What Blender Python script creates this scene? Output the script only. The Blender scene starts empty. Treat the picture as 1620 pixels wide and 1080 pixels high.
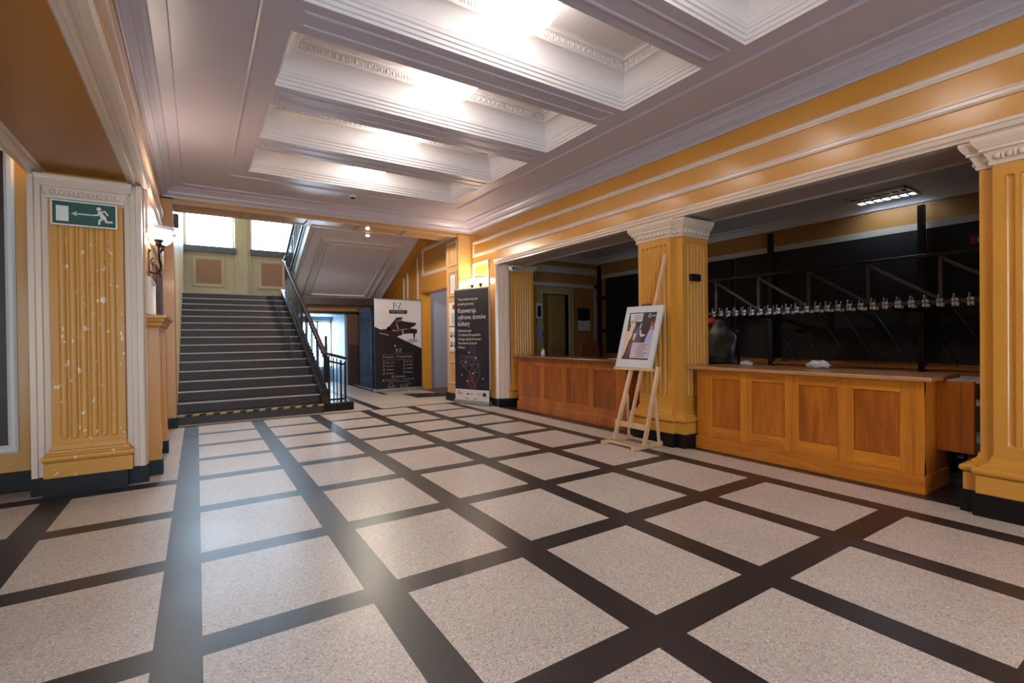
import bpy, bmesh, math, random
from mathutils import Vector, Matrix
R = random.Random(7)
SC = bpy.context.scene
COL = SC.collection
pi = math.pi
sin, cos = math.sin, math.cos

# ---------------------------------------------------------------- camera
F_PX, YAW, PITCH, ROLL, CAM_H = 767.0, 0.576213833, -0.00690388914, -0.0113154895, 1.1
xc = Vector((cos(YAW), -sin(YAW), 0)); fw = Vector((sin(YAW), cos(YAW), 0)); zz = Vector((0, 0, 1))
f2 = fw * cos(PITCH) + zz * sin(PITCH); u2 = zz * cos(PITCH) - fw * sin(PITCH)
right = xc * cos(ROLL) + u2 * sin(ROLL); up = u2 * cos(ROLL) - xc * sin(ROLL)
cam = bpy.data.objects.new('camera', bpy.data.cameras.new('camera'))
COL.objects.link(cam)
cam.matrix_world = Matrix(((right.x, up.x, -f2.x, 0), (right.y, up.y, -f2.y, 0), (right.z, up.z, -f2.z, CAM_H), (0, 0, 0, 1)))
cam.data.sensor_width = 36.0
cam.data.lens = F_PX / 1620.0 * 36.0
cam.data.clip_start = 0.02
SC.camera = cam

# ---------------------------------------------------------------- sky, exposure
SC.view_settings.view_transform = 'Standard'
SC.view_settings.look = 'None'
SC.view_settings.gamma = 1.0
SC.view_settings.use_curve_mapping = False
SC.view_settings.exposure = 0.68
GLOBE, SCONCE, TUBE, SKY = 5.8, 22.0, 30.0, 11.5
w = bpy.data.worlds.new('sky'); SC.world = w; w.use_nodes = True
bg = w.node_tree.nodes['Background']
bg.inputs[0].default_value = (0.64, 0.82, 1.0, 1); bg.inputs[1].default_value = SKY
def portal(name, loc, sx, sz, rot):
    l = bpy.data.lights.new(name, 'AREA'); l.shape = 'RECTANGLE'; l.size = sx; l.size_y = sz
    l.cycles.is_portal = True
    o = bpy.data.objects.new(name, l); COL.objects.link(o); o.location = loc; o.rotation_euler = rot
portal('daylight_window_one', (0.27, 13.62, 4.2), 1.0, 1.8, (-pi/2, 0, 0))
portal('daylight_window_two', (1.63, 13.62, 4.2), 1.0, 1.8, (-pi/2, 0, 0))
portal('daylight_added_doors', (.5, -2.72, 1.4), 1.4, 2.6, (pi/2, 0, 0))  # sky portal of the added doors behind the camera
portal('daylight_added_side_doors', (-3.32, -1.6, 1.2), 1.6, 2.3, (pi/2, 0, -pi/2))  # sky portal of the doors added in the vestibule, out of view
portal('daylight_window_low', (2.62, 13.62, 1.1), 1.0, 1.2, (-pi/2, 0, 0))

# ---------------------------------------------------------------- mesh builder
class M:
    def __init__(s): s.v = []; s.f = []; s.sm = []; s.mi = []; s.cm = 0
    def add(s, vs, fs, smooth=False, mi=None):
        b = len(s.v); s.v += [tuple(p) for p in vs]
        for f in fs:
            s.f.append([i + b for i in f]); s.sm.append(smooth); s.mi.append(s.cm if mi is None else mi)
        return s
    def box(s, x0, x1, y0, y1, z0, z1, mi=None):
        return s.add([(x0,y0,z0),(x1,y0,z0),(x1,y1,z0),(x0,y1,z0),(x0,y0,z1),(x1,y0,z1),(x1,y1,z1),(x0,y1,z1)],
              [(0,3,2,1),(4,5,6,7),(0,1,5,4),(1,2,6,5),(2,3,7,6),(3,0,4,7)], False, mi)
    def quad(s, a, b, c, d, mi=None): return s.add([a,b,c,d], [(0,1,2,3)], False, mi)
    def poly(s, pts, mi=None): return s.add(pts, [tuple(range(len(pts)))], False, mi)
    def hexa(s, p, mi=None):   # 8 points, bottom ring then top ring
        return s.add(p, [(0,3,2,1),(4,5,6,7),(0,1,5,4),(1,2,6,5),(2,3,7,6),(3,0,4,7)], False, mi)
    def bar(s, p0, p1, w, t, upv=(0,0,1)):
        p0 = Vector(p0); p1 = Vector(p1); d = (p1 - p0).normalized(); a = d.cross(Vector(upv))
        if a.length < 1e-4: a = d.cross(Vector((1,0,0)))
        a.normalize(); b = a.cross(d).normalized()
        a = a * w / 2; b = b * t / 2
        return s.hexa([p0-a-b, p0+a-b, p0+a+b, p0-a+b, p1-a-b, p1+a-b, p1+a+b, p1-a+b])
    def prism(s, poly, e0, e1, mi=None):   # poly: 3d points; e0,e1 offsets
        n = len(poly); e0 = Vector(e0); e1 = Vector(e1)
        vs = [Vector(p) + e0 for p in poly] + [Vector(p) + e1 for p in poly]
        fs = [tuple(range(n))[::-1], tuple(range(n, 2*n))] + [(i, (i+1) % n, n + (i+1) % n, n + i) for i in range(n)]
        return s.add(vs, fs, False, mi)
    def lathe(s, prof, c, seg=32, smooth=True, axis=None, capped=False):
        vs = []; fs = []; n = len(prof); c = Vector(c)
        ax = Vector(axis).normalized() if axis else Vector((0,0,1))
        e = ax.orthogonal().normalized(); g = ax.cross(e)
        for k in range(seg):
            a = 2*pi*k/seg; d = e*cos(a) + g*sin(a)
            for r, h in prof: vs.append(c + d*r + ax*h)
        for k in range(seg):
            k2 = (k+1) % seg
            for i in range(n-1): fs.append((k*n+i, k2*n+i, k2*n+i+1, k*n+i+1))
        if capped:
            fs.append(tuple(k*n for k in range(seg))); fs.append(tuple(k*n+n-1 for k in range(seg)))
        return s.add(vs, fs, smooth)
    def tube(s, pts, r, seg=8, smooth=True):
        pts = [Vector(p) for p in pts]; vs = []; fs = []; n = len(pts); pn = None
        for i, p in enumerate(pts):
            d = (pts[min(i+1, n-1)] - pts[max(i-1, 0)]).normalized()
            a = d.orthogonal().normalized() if pn is None else (pn - d * pn.dot(d)).normalized()
            pn = a; b = d.cross(a); rr = r[i] if isinstance(r, (list, tuple)) else r
            for k in range(seg): vs.append(p + (a*cos(2*pi*k/seg) + b*sin(2*pi*k/seg)) * rr)
        for i in range(n-1):
            for k in range(seg): fs.append((i*seg+k, i*seg+(k+1) % seg, (i+1)*seg+(k+1) % seg, (i+1)*seg+k))
        fs.append(tuple(range(seg))[::-1]); fs.append(tuple((n-1)*seg+k for k in range(seg)))
        return s.add(vs, fs, smooth)
    def ball(s, c, rx, ry, rz, seg=8, ring=5):
        vs = [(c[0], c[1], c[2]-rz)]; fs = []
        for i in range(1, ring):
            t = -pi/2 + pi*i/ring
            for k in range(seg):
                a = 2*pi*k/seg; vs.append((c[0]+rx*cos(t)*cos(a), c[1]+ry*cos(t)*sin(a), c[2]+rz*sin(t)))
        vs.append((c[0], c[1], c[2]+rz)); e = len(vs)-1
        for k in range(seg): fs.append((0, 1+(k+1) % seg, 1+k)); fs.append((e, e-seg+k, e-seg+(k+1) % seg))
        for i in range(ring-2):
            for k in range(seg):
                a = 1+i*seg; fs.append((a+k, a+(k+1) % seg, a+seg+(k+1) % seg, a+seg+k))
        return s.add(vs, fs, True)
    def sweep(s, path, prof, closed=False, o=(0,0,0), u=(1,0,0), v=(0,1,0), n=(0,0,1), smooth=False, caps=True):
        """mitred moulding: path in the (u,v) plane, profile (offset to the left of the path, height along n)"""
        o = Vector(o); u = Vector(u); v = Vector(v); n = Vector(n); P = [Vector(p) for p in path]; N = len(P); k = len(prof); vs = []
        for i in range(N):
            def nrm(a, b): d = (P[b]-P[a]).normalized(); return Vector((-d.y, d.x))
            if closed: n1 = nrm((i-1) % N, i); n2 = nrm(i, (i+1) % N)
            else: n1 = nrm(i-1, i) if i > 0 else nrm(i, i+1); n2 = nrm(i, i+1) if i < N-1 else n1
            m = (n1+n2) / (1 + n1.dot(n2))
            for a, h in prof:
                q = P[i] + m*a; vs.append(o + u*q.x + v*q.y + n*h)
        fs = []
        for i in range(N if closed else N-1):
            j = (i+1) % N
            for t in range(k-1): fs.append((i*k+t, j*k+t, j*k+t+1, i*k+t+1))
        if not closed and caps: fs.append(tuple(range(k))); fs.append(tuple((N-1)*k+t for t in range(k)))
        return s.add(vs, fs, smooth)
    def build(s, name, mats, parent=None, root=None, bevel=0, local=False, recalc=True):
        me = bpy.data.meshes.new(name); vs = s.v
        base = parent
        while base is not None and base.parent: base = base.parent
        if base is not None and not local:
            inv = base.matrix_basis.inverted(); vs = [tuple(inv @ Vector(p)) for p in vs]
        me.from_pydata(vs, [], s.f)
        for p, sm, mi in zip(me.polygons, s.sm, s.mi): p.use_smooth = sm; p.material_index = mi
        if recalc:
            bm = bmesh.new(); bm.from_mesh(me); bmesh.ops.recalc_face_normals(bm, faces=bm.faces); bm.to_mesh(me); bm.free()
        me.update()
        for m in (mats if isinstance(mats, (list, tuple)) else [mats]): me.materials.append(m)
        o = bpy.data.objects.new(name, me); COL.objects.link(o)
        if parent is not None: o.parent = parent
        if bevel:
            b = o.modifiers.new('edge', 'BEVEL'); b.width = bevel; b.segments = 2; b.limit_method = 'ANGLE'; b.angle_limit = 0.6
        return o

def thing(name, label, cat, loc=(0,0,0), rz=0, group=None):
    o = bpy.data.objects.new(name, None); COL.objects.link(o); o.empty_display_size = 0.1
    o.matrix_basis = Matrix.Translation(loc) @ Matrix.Rotation(rz, 4, 'Z')
    return tag(o, label, cat, group)
def tag(o, label, cat, group=None, kind=None):
    o['label'] = label; o['category'] = cat
    if group: o['group'] = group
    if kind: o['kind'] = kind
    return o
def struct(name, m, mats, label=None, cat=None):
    o = m.build(name, mats); o['kind'] = 'structure'
    if label: o['label'] = label
    if cat: o['category'] = cat
    return o
def dup(root, loc, rz=None, label=None):
    r = root.copy(); COL.objects.link(r); r.location = loc
    if rz is not None: r.rotation_euler = (0, 0, rz)
    if label: r['label'] = label
    for c in list(root.children):
        k = c.copy(); COL.objects.link(k); k.parent = r
        for d in list(c.children):
            e = d.copy(); COL.objects.link(e); e.parent = k
    return r

# ---------------------------------------------------------------- materials
def lin(c): return tuple(((x/255.0) / 12.92 if x/255.0 <= 0.04045 else ((x/255.0 + 0.055)/1.055)**2.4) for x in c)
def mat(name, rgb, rough=0.5, metal=0.0, spec=0.5, emit=0, bump=0, bscale=40, var=0, vscale=3, coat=0, alpha=1):
    m = bpy.data.materials.new(name); m.use_nodes = True; nt = m.node_tree; b = nt.nodes['Principled BSDF']
    c = lin(rgb); b.inputs['Base Color'].default_value = (*c, 1); b.inputs['Roughness'].default_value = rough
    b.inputs['Metallic'].default_value = metal; b.inputs['Specular IOR Level'].default_value = spec
    if coat: b.inputs['Coat Weight'].default_value = coat; b.inputs['Coat Roughness'].default_value = 0.12
    if emit: b.inputs['Emission Color'].default_value = (*c, 1); b.inputs['Emission Strength'].default_value = emit
    tc = nt.nodes.new('ShaderNodeTexCoord')
    if var:
        n = nt.nodes.new('ShaderNodeTexNoise'); n.inputs['Scale'].default_value = vscale; n.inputs['Detail'].default_value = 5
        nt.links.new(tc.outputs['Object'], n.inputs['Vector'])
        r = nt.nodes.new('ShaderNodeValToRGB'); r.color_ramp.elements[0].position = 0.3; r.color_ramp.elements[1].position = 0.7
        r.color_ramp.elements[0].color = (*[x*(1-var) for x in c], 1); r.color_ramp.elements[1].color = (*[min(1, x*(1+var)) for x in c], 1)
        nt.links.new(n.outputs['Fac'], r.inputs['Fac']); nt.links.new(r.outputs['Color'], b.inputs['Base Color'])
    if bump:
        n = nt.nodes.new('ShaderNodeTexNoise'); n.inputs['Scale'].default_value = bscale; n.inputs['Detail'].default_value = 4
        nt.links.new(tc.outputs['Object'], n.inputs['Vector'])
        q = nt.nodes.new('ShaderNodeBump'); q.inputs['Strength'].default_value = bump; q.inputs['Distance'].default_value = 0.01
        nt.links.new(n.outputs['Fac'], q.inputs['Height']); nt.links.new(q.outputs['Normal'], b.inputs['Normal'])
    return m
def speckle(name, base, lo, hi, scale, rough, share=0.5, drift=0.12):
    m = bpy.data.materials.new(name); m.use_nodes = True; nt = m.node_tree; b = nt.nodes['Principled BSDF']; L = nt.links.new
    tc = nt.nodes.new('ShaderNodeTexCoord')
    vo = nt.nodes.new('ShaderNodeTexVoronoi'); vo.inputs['Scale'].default_value = scale; L(tc.outputs['Object'], vo.inputs['Vector'])
    sp = nt.nodes.new('ShaderNodeSeparateColor'); L(vo.outputs['Color'], sp.inputs['Color'])
    r = nt.nodes.new('ShaderNodeValToRGB'); cr = r.color_ramp
    cr.elements[0].position = 0.0; cr.elements[0].color = (*lin(lo), 1); cr.elements[1].position = 1.0; cr.elements[1].color = (*lin(hi), 1)
    e = cr.elements.new(0.5 - share/2); e.color = (*lin(base), 1); e = cr.elements.new(0.5 + share/2); e.color = (*lin(base), 1)
    L(sp.outputs['Red'], r.inputs['Fac'])
    n = nt.nodes.new('ShaderNodeTexNoise'); n.inputs['Scale'].default_value = 1.7; n.inputs['Detail'].default_value = 6; L(tc.outputs['Object'], n.inputs['Vector'])
    mr = nt.nodes.new('ShaderNodeMapRange'); mr.inputs['To Min'].default_value = 1-drift; mr.inputs['To Max'].default_value = 1+drift; mr.inputs['From Min'].default_value = .25; mr.inputs['From Max'].default_value = .75
    L(n.outputs['Fac'], mr.inputs['Value'])
    mx = nt.nodes.new('ShaderNodeMix'); mx.data_type = 'RGBA'; mx.blend_type = 'MULTIPLY'; mx.inputs['Factor'].default_value = 1
    L(r.outputs['Color'], mx.inputs['A']); L(mr.outputs['Result'], mx.inputs['B']); L(mx.outputs['Result'], b.inputs['Base Color'])
    m2 = nt.nodes.new('ShaderNodeMapRange'); m2.inputs['To Min'].default_value = rough-.07; m2.inputs['To Max'].default_value = rough+.1
    L(n.outputs['Fac'], m2.inputs['Value']); L(m2.outputs['Result'], b.inputs['Roughness'])
    return m
def wood(name, dark, light, rough=0.35, grain=(26, 26, 1.6), coat=0.25):
    m = bpy.data.materials.new(name); m.use_nodes = True; nt = m.node_tree; b = nt.nodes['Principled BSDF']; L = nt.links.new
    tc = nt.nodes.new('ShaderNodeTexCoord'); mp = nt.nodes.new('ShaderNodeMapping'); mp.inputs['Scale'].default_value = grain
    L(tc.outputs['Object'], mp.inputs['Vector'])
    n = nt.nodes.new('ShaderNodeTexNoise'); n.inputs['Scale'].default_value = 1.0; n.inputs['Detail'].default_value = 7; n.inputs['Roughness'].default_value = .62; n.inputs['Distortion'].default_value = 1.1
    L(mp.outputs['Vector'], n.inputs['Vector'])
    mp2 = nt.nodes.new('ShaderNodeMapping'); mp2.inputs['Scale'].default_value = tuple(0.2*g for g in grain); L(tc.outputs['Object'], mp2.inputs['Vector'])
    n2 = nt.nodes.new('ShaderNodeTexNoise'); n2.inputs['Scale'].default_value = 1.0; n2.inputs['Detail'].default_value = 2; L(mp2.outputs['Vector'], n2.inputs['Vector'])
    ad = nt.nodes.new('ShaderNodeMath'); ad.operation = 'ADD'; L(n.outputs['Fac'], ad.inputs[0]); L(n2.outputs['Fac'], ad.inputs[1])
    r = nt.nodes.new('ShaderNodeValToRGB'); r.color_ramp.elements[0].position = .36; r.color_ramp.elements[1].position = .64
    r.color_ramp.elements[0].color = (*lin(dark), 1); r.color_ramp.elements[1].color = (*lin(light), 1)
    hf = nt.nodes.new('ShaderNodeMath'); hf.operation = 'MULTIPLY'; hf.inputs[1].default_value = .5; L(ad.outputs[0], hf.inputs[0])
    L(hf.outputs[0], r.inputs['Fac']); L(r.outputs['Color'], b.inputs['Base Color'])
    b.inputs['Roughness'].default_value = rough; b.inputs['Coat Weight'].default_value = coat; b.inputs['Coat Roughness'].default_value = .2
    return m
def chipped(name, rgb, chip, rough, spec=.5, thr=.88, coat=0):
    """gloss oil paint with flakes missing, showing the pale coat below"""
    m = mat(name, rgb, rough, spec=spec, bump=.07, bscale=16, coat=coat); nt = m.node_tree; b = nt.nodes['Principled BSDF']; L = nt.links.new
    tc = nt.nodes.new('ShaderNodeTexCoord'); mp = nt.nodes.new('ShaderNodeMapping'); mp.inputs['Scale'].default_value = (24, 24, 13); L(tc.outputs['Object'], mp.inputs['Vector'])
    n = nt.nodes.new('ShaderNodeTexNoise'); n.inputs['Scale'].default_value = 1; n.inputs['Detail'].default_value = 3; L(mp.outputs['Vector'], n.inputs['Vector'])
    gt = nt.nodes.new('ShaderNodeMath'); gt.operation = 'GREATER_THAN'; gt.inputs[1].default_value = thr; L(n.outputs['Fac'], gt.inputs[0])
    mx = nt.nodes.new('ShaderNodeMix'); mx.data_type = 'RGBA'; mx.inputs['A'].default_value = (*lin(rgb), 1); mx.inputs['B'].default_value = (*lin(chip), 1)
    L(gt.outputs[0], mx.inputs['Factor']); L(mx.outputs['Result'], b.inputs['Base Color'])
    return m

YEL = mat('yellow_oil_paint', (208, 146, 58), .26, spec=.55, bump=.16, bscale=7, var=.05, vscale=2, coat=.35)
YELC = chipped('chipped_yellow_paint', (208, 146, 58), (232, 214, 186), .34, thr=.665)
YELP = mat('pale_yellow_paint', (224, 206, 164), .4, bump=.05, bscale=12)
CREAM = mat('cream_gloss_trim', (224, 202, 182), .24, spec=.6, bump=.05, bscale=16, coat=.25)
CEIL = mat('ceiling_distemper', (188, 181, 191), .36, spec=.6, bump=.05, bscale=25)
COFF = mat('coffer_white_distemper', (226, 219, 217), .65, spec=.3, bump=.06, bscale=40)
WHITE = mat('white_gloss', (232, 230, 226), .3)
BLACK = mat('black_plinth_stone', (18, 16, 17), .42, spec=.3, var=.3, vscale=14)
TERR = speckle('light_terrazzo', (196, 182, 171), (150, 134, 123), (224, 214, 204), 190, .33, .5, .08)
DTERR = speckle('dark_terrazzo', (46, 40, 41), (34, 30, 31), (64, 57, 57), 190, .33, .8, .2)
GREYFL = speckle('grey_floor', (120, 122, 124), (95, 96, 98), (140, 142, 144), 60, .4, .6)
REDFL = speckle('reddish_floor', (96, 66, 58), (80, 54, 48), (112, 80, 70), 60, .4, .6)
STEP = speckle('worn_stair_stone', (55, 42, 38), (36, 28, 26), (84, 69, 63), 130, .42, .6, .3)
NOSE = mat('pale_nosing', (186, 178, 172), .4)
IRON = mat('dark_iron', (26, 24, 26), .35, metal=.3, spec=.5)
RAILW = mat('dark_handrail', (58, 46, 44), .22, spec=.6)
OAK = wood('honey_oak', (172, 96, 18), (220, 140, 40), .3)
OAKP = wood('honey_oak_panel', (146, 74, 12), (204, 118, 30), .3, (18, 18, 2.2))
OAKH = wood('honey_oak_rail', (176, 98, 20), (222, 140, 42), .3, (26, 2, 26))
OAKD = wood('dimmed_brown_oak', (140, 72, 20), (190, 108, 38), .33)  # redder oak, also darkened because the far counter is lit less
OAKDP = wood('dimmed_brown_oak_panel', (122, 60, 18), (172, 94, 34), .33, (18, 18, 2.2))
OAKDT = wood('dark_oak_top', (84, 46, 28), (122, 72, 44), .25, (20, 2, 20))
PINE = wood('pale_pine', (196, 158, 118), (224, 190, 150), .5, (30, 30, 3), 0)
TOPG = wood('worn_oak_top', (158, 108, 66), (196, 144, 96), .3, (24, 2, 24))
GREYD = mat('grey_door', (160, 165, 180), .5, var=.04, vscale=5)
BLUED = mat('dark_blue_paint', (40, 54, 80), .75, spec=.2, var=.25, vscale=6)
BROWNW = mat('brown_wall', (120, 74, 54), .5)
LBLUE = mat('pale_blue_wall', (150, 176, 198), .5)
NEARB = mat('black_cloth_board', (17, 15, 17), .7, bump=.2, bscale=90, var=.2, vscale=30)
STEEL = mat('dark_steel_tube', (74, 74, 82), .32, metal=.6)
CHROME = mat('worn_chrome', (215, 220, 230), .22, metal=.7)
TAG = mat('pale_number_plate', (236, 242, 248), .25)
DIMCEIL = mat('grey_ceiling_paint', (226, 224, 228), .6)
OLIVE = mat('dull_yellow_wall', (162, 116, 62), .45, bump=.06, bscale=15)
MAROON = mat('maroon_panel', (52, 20, 22), .4)
GREEN = mat('sign_green', (14, 72, 56), .4)
SIGNW = mat('sign_white', (226, 224, 218), .4)
PAPER = mat('white_paper', (222, 218, 212), .6)
INK = mat('black_ink', (24, 20, 24), .6)
GLOBEM = mat('lit_opal_glass', (255, 247, 240), .3, emit=GLOBE)
BOWLM = mat('lit_frosted_bowl', (255, 244, 230), .3, emit=SCONCE)
RIMM = mat('cut_glass_rim', (230, 232, 236), .08, spec=.7)
TUBEM = mat('lit_tube', (214, 232, 255), .3, emit=TUBE)
ALU = mat('brushed_aluminium', (190, 190, 192), .3, metal=.8)
GLASS = bpy.data.materials.new('window_glass'); GLASS.use_nodes = True
_b = GLASS.node_tree.nodes['Principled BSDF']; _b.inputs['Transmission Weight'].default_value = 1; _b.inputs['Roughness'].default_value = 0; _b.inputs['IOR'].default_value = 1.0; _b.inputs['Base Color'].default_value = (.93, .97, 1, 1)
GLASS.node_tree.nodes.remove(_b)
_t = GLASS.node_tree.nodes.new('ShaderNodeBsdfTransparent'); _t.inputs[0].default_value = (.95, .98, 1, 1)
_g = GLASS.node_tree.nodes.new('ShaderNodeBsdfGlossy'); _g.inputs['Roughness'].default_value = .02
_x = GLASS.node_tree.nodes.new('ShaderNodeMixShader'); _x.inputs[0].default_value = .06
GLASS.node_tree.links.new(_t.outputs[0], _x.inputs[1]); GLASS.node_tree.links.new(_g.outputs[0], _x.inputs[2])
GLASS.node_tree.links.new(_x.outputs[0], GLASS.node_tree.nodes['Material Output'].inputs[0])
# ================================================================ SETTING
ZC = 3.08
# ---- floor: one plane, cells of light terrazzo divided by dark bands
XB = [(-.918, -.755), (-.147, .003), (.605, .755), (1.356, 1.507), (2.089, 2.237), (2.829, 2.975), (3.563, 3.706)]
YB = [(-2.2, -2.06), (-1.32, -1.18), (-.43, -.29), (.29, .43), (1.155, 1.296), (2.012, 2.151), (2.862, 3.003), (3.711, 3.855), (4.564, 4.718), (5.314, 5.441), (6.038, 6.168), (6.791, 6.906), (7.53, 7.61)]
def floor_mat(x, y):
    if x > 4.03 and y < 7.5: return 1 if x < 4.62 else 2
    if y > 7.61:
        if x > 4.1: return 3
        if y < 7.74 and x < 2.1: return 0
        return 1 if 2.33 < x < 2.47 or (3.1 < x < 3.2 and y > 9.5) else 0
    if x < -.92 and y > 4.718: return 1 if y > 5.0 else 0
    inx = any(a < x < b for a, b in XB); iny = any(a < y < b for a, b in YB)
    if y > 7.53: return 1 if x < 3.0 else 1
    if y > 4.718 and x < -.15: return 0
    if x > 3.706: return 0
    if x < -1.6: return 1 if iny else 0
    return 1 if inx or iny else 0
xs = sorted(set([-3.2, -1.6, -.92, -.15, 4.03, 4.1, 4.62, 7.2, 2.33, 2.47, 3.0, 3.1, 3.2, 2.1] + [a for p in XB for a in p]))
ys = sorted(set([-2.7, 4.718, 5.0, 7.5, 7.74, 9.5, 15.0] + [a for p in YB for a in p]))
m = M(); m.v = [(x, y, 0) for y in ys for x in xs]; nx = len(xs)
for j in range(len(ys)-1):
    for i in range(nx-1):
        m.f.append([j*nx+i, j*nx+i+1, (j+1)*nx+i+1, (j+1)*nx+i]); m.sm.append(False)
        m.mi.append(floor_mat((xs[i]+xs[i+1])/2, (ys[j]+ys[j+1])/2))
struct('floor', m, [TERR, DTERR, GREYFL, REDFL], 'terrazzo floor of pale squares divided by dark bands', 'floor')

# ---- coffered ceiling
CX0, CX1 = .53, 3.165
COF = [(-2.24, -1.46), (-1.12, -.34), (0.0, .78), (1.125, 1.906), (2.244, 3.03), (3.364, 4.147), (4.503, 5.289), (5.628, 6.41)]
m = M()
xe = [-.55, CX0, CX1, 4.3]; ye = [-2.7] + [a for p in COF for a in p] + [7.6]
for j in range(len(ye)-1):
    for i in range(3):
        if i == 1 and j % 2 == 1: continue
        m.quad((xe[i], ye[j], ZC), (xe[i+1], ye[j], ZC), (xe[i+1], ye[j+1], ZC), (xe[i], ye[j+1], ZC))
m.box(-.55, 4.3, -2.7, 7.6, 3.62, 3.66)
def rect(x0, x1, y0, y1): return [(x0, y0), (x1, y0), (x1, y1), (x0, y1)]
ridge = [(0, ZC), (0, ZC-.012), (.012, ZC-.016), (.026, ZC-.006), (.034, ZC)]
m.sweep(rect(.335, 3.36, -2.6, 6.66), ridge, True)
for k in range(len(COF)-1):
    y = (COF[k][1] + COF[k+1][0]) / 2
    m.sweep(rect(CX0+.035, CX1-.035, y-.085, y+.085), [(0, ZC), (0, ZC-.004), (.008, ZC-.01), (.02, ZC-.008), (.026, ZC)], True)
corn = [(0, 2.935), (.014, 2.935), (.02, 2.955), (.05, 2.975), (.062, 2.98), (.066, 3.0), (.10, 3.03), (.125, 3.045), (.135, 3.06), (.225, 3.064), (.232, ZC)]
m.sweep([(-.35, -2.6), (4.05, -2.6), (4.05, 7.53), (-.35, 7.53)], corn, True)
m.cm = 1
cprof = [(0, ZC), (0, 3.103), (.012, 3.106), (.012, 3.132), (.024, 3.135), (.024, 3.158), (.034, 3.164), (.038, 3.176), (.034, 3.186)]
cprof += [(.038 + .095*(1-cos(t)), 3.19 + .13*sin(t)) for t in [i*pi/16 for i in range(9)]]
cprof += [(.137, 3.326), (.142, 3.33), (.142, 3.386), (.166, 3.392), (.168, 3.404), (.19, 3.412)]
for a, b in COF:
    m.sweep(rect(CX0, CX1, a, b), cprof, True)
    m.quad((CX0+.19, a+.19, 3.412), (CX1-.19, a+.19, 3.412), (CX1-.19, b-.19, 3.412), (CX0+.19, b-.19, 3.412))
    if b < 1: continue
    d = .142; st = .052
    nX = int((CX1-CX0-2*d)/st); nY = int((b-a-2*d)/st)
    for i in range(nX):
        x = CX0+d+(CX1-CX0-2*d)*(i+.5)/nX
        for y in (a+d, b-d): m.ball((x, y, 3.36), .017, .014, .023, 7, 4)
        if i:
            xx = x-(CX1-CX0-2*d)/nX/2
            for y in (a+d, b-d): m.box(xx-.004, xx+.004, y-.009, y+.009, 3.335, 3.384)
    for i in range(nY):
        y = a+d+(b-a-2*d)*(i+.5)/nY
        for x in (CX0+d, CX1-d): m.ball((x, y, 3.36), .014, .017, .023, 7, 4)
        if i:
            yy = y-(b-a-2*d)/nY/2
            for x in (CX0+d, CX1-d): m.box(x-.009, x+.009, yy-.004, yy+.004, 3.335, 3.384)
struct('ceiling', m, [CEIL, COFF], 'coffered plaster ceiling with moulded cornice', 'ceiling')

# ---- panel mouldings on a wall: frame of cream moulding, (a,b) in-plane rectangle
PROF = [(0, 0), (0, .012), (.012, .022), (.03, .022), (.042, .014), (.048, .014), (.05, 0)]
def wall_frame(m, o, u, v, n, pts, w=.05, prof=None):
    k = w/.05
    m.sweep(pts, prof or [(a*k, h) for a, h in PROF], True, o, u, v, n)
def rw(m, y0, y1, z0, z1, x=4.05, w=.05):     # on a wall that looks towards -X
    wall_frame(m, (x, 0, 0), (0, -1, 0), (0, 0, 1), (-1, 0, 0), [(-y1, z0), (-y0, z0), (-y0, z1), (-y1, z1)], w)
def lw(m, y0, y1, z0, z1, x=-.35, w=.05):     # looks towards +X
    wall_frame(m, (x, 0, 0), (0, 1, 0), (0, 0, 1), (1, 0, 0), [(y0, z0), (y1, z0), (y1, z1), (y0, z1)], w)
def fwl(m, x0, x1, z0, z1, y, w=.05):         # looks towards -Y
    wall_frame(m, (0, y, 0), (1, 0, 0), (0, 0, 1), (0, -1, 0), [(x0, z0), (x1, z0), (x1, z1), (x0, z1)], w)

# ---- right wall: solid end, long lintel over the counters, solid near end
m = M()
m.box(4.05, 4.25, 6.67, 7.53, .0, 2.37)
m.box(4.05, 4.46, -2.6, 7.53, 2.36, 3.08)
m.box(4.05, 4.46, -2.6, .30, 0, 2.37)
struct('wall_right', m, YEL, 'yellow painted right wall with long lintel over the counters', 'wall')
m = M(); m.box(4.09, 4.44, .3, 6.67, 2.28, 2.362); m.box(4.25, 4.46, 6.6, 7.5, 0, 2.36)
m.box(4.44, 4.47, .3, 6.67, 2.262, 2.36)
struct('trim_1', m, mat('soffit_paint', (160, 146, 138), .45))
m = M()   # frieze frame, architrave under it, end panel
rw(m, -2.5, 7.435, 2.505, 2.775, w=.056)
arch = [(0, 0), (0, .014), (.02, .02), (.022, .03), (.05, .034), (.056, .042), (.075, .04), (.08, 0)]
m.sweep([(7.6 - 13.3, 2.29), (-.3, 2.29)], [(a, h) for a, h in arch], False, (4.05, 0, 0), (0, -1, 0), (0, 0, 1), (-1, 0, 0)) if False else None
m.sweep([(-6.70, 2.29), (2.5, 2.29)], arch, False, (4.05, 0, 0), (0, -1, 0), (0, 0, 1), (-1, 0, 0))
m.sweep([(0, 4.05), (0, 4.05)], arch) if False else None
m.box(4.02, 4.06, -2.5, 6.70, 2.283, 2.293)
rw(m, 6.885, 7.455, .245, 2.405, w=.05)
struct('trim_2', m, CREAM, 'cream mouldings framing the right wall frieze and end panel', 'moulding')
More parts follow.
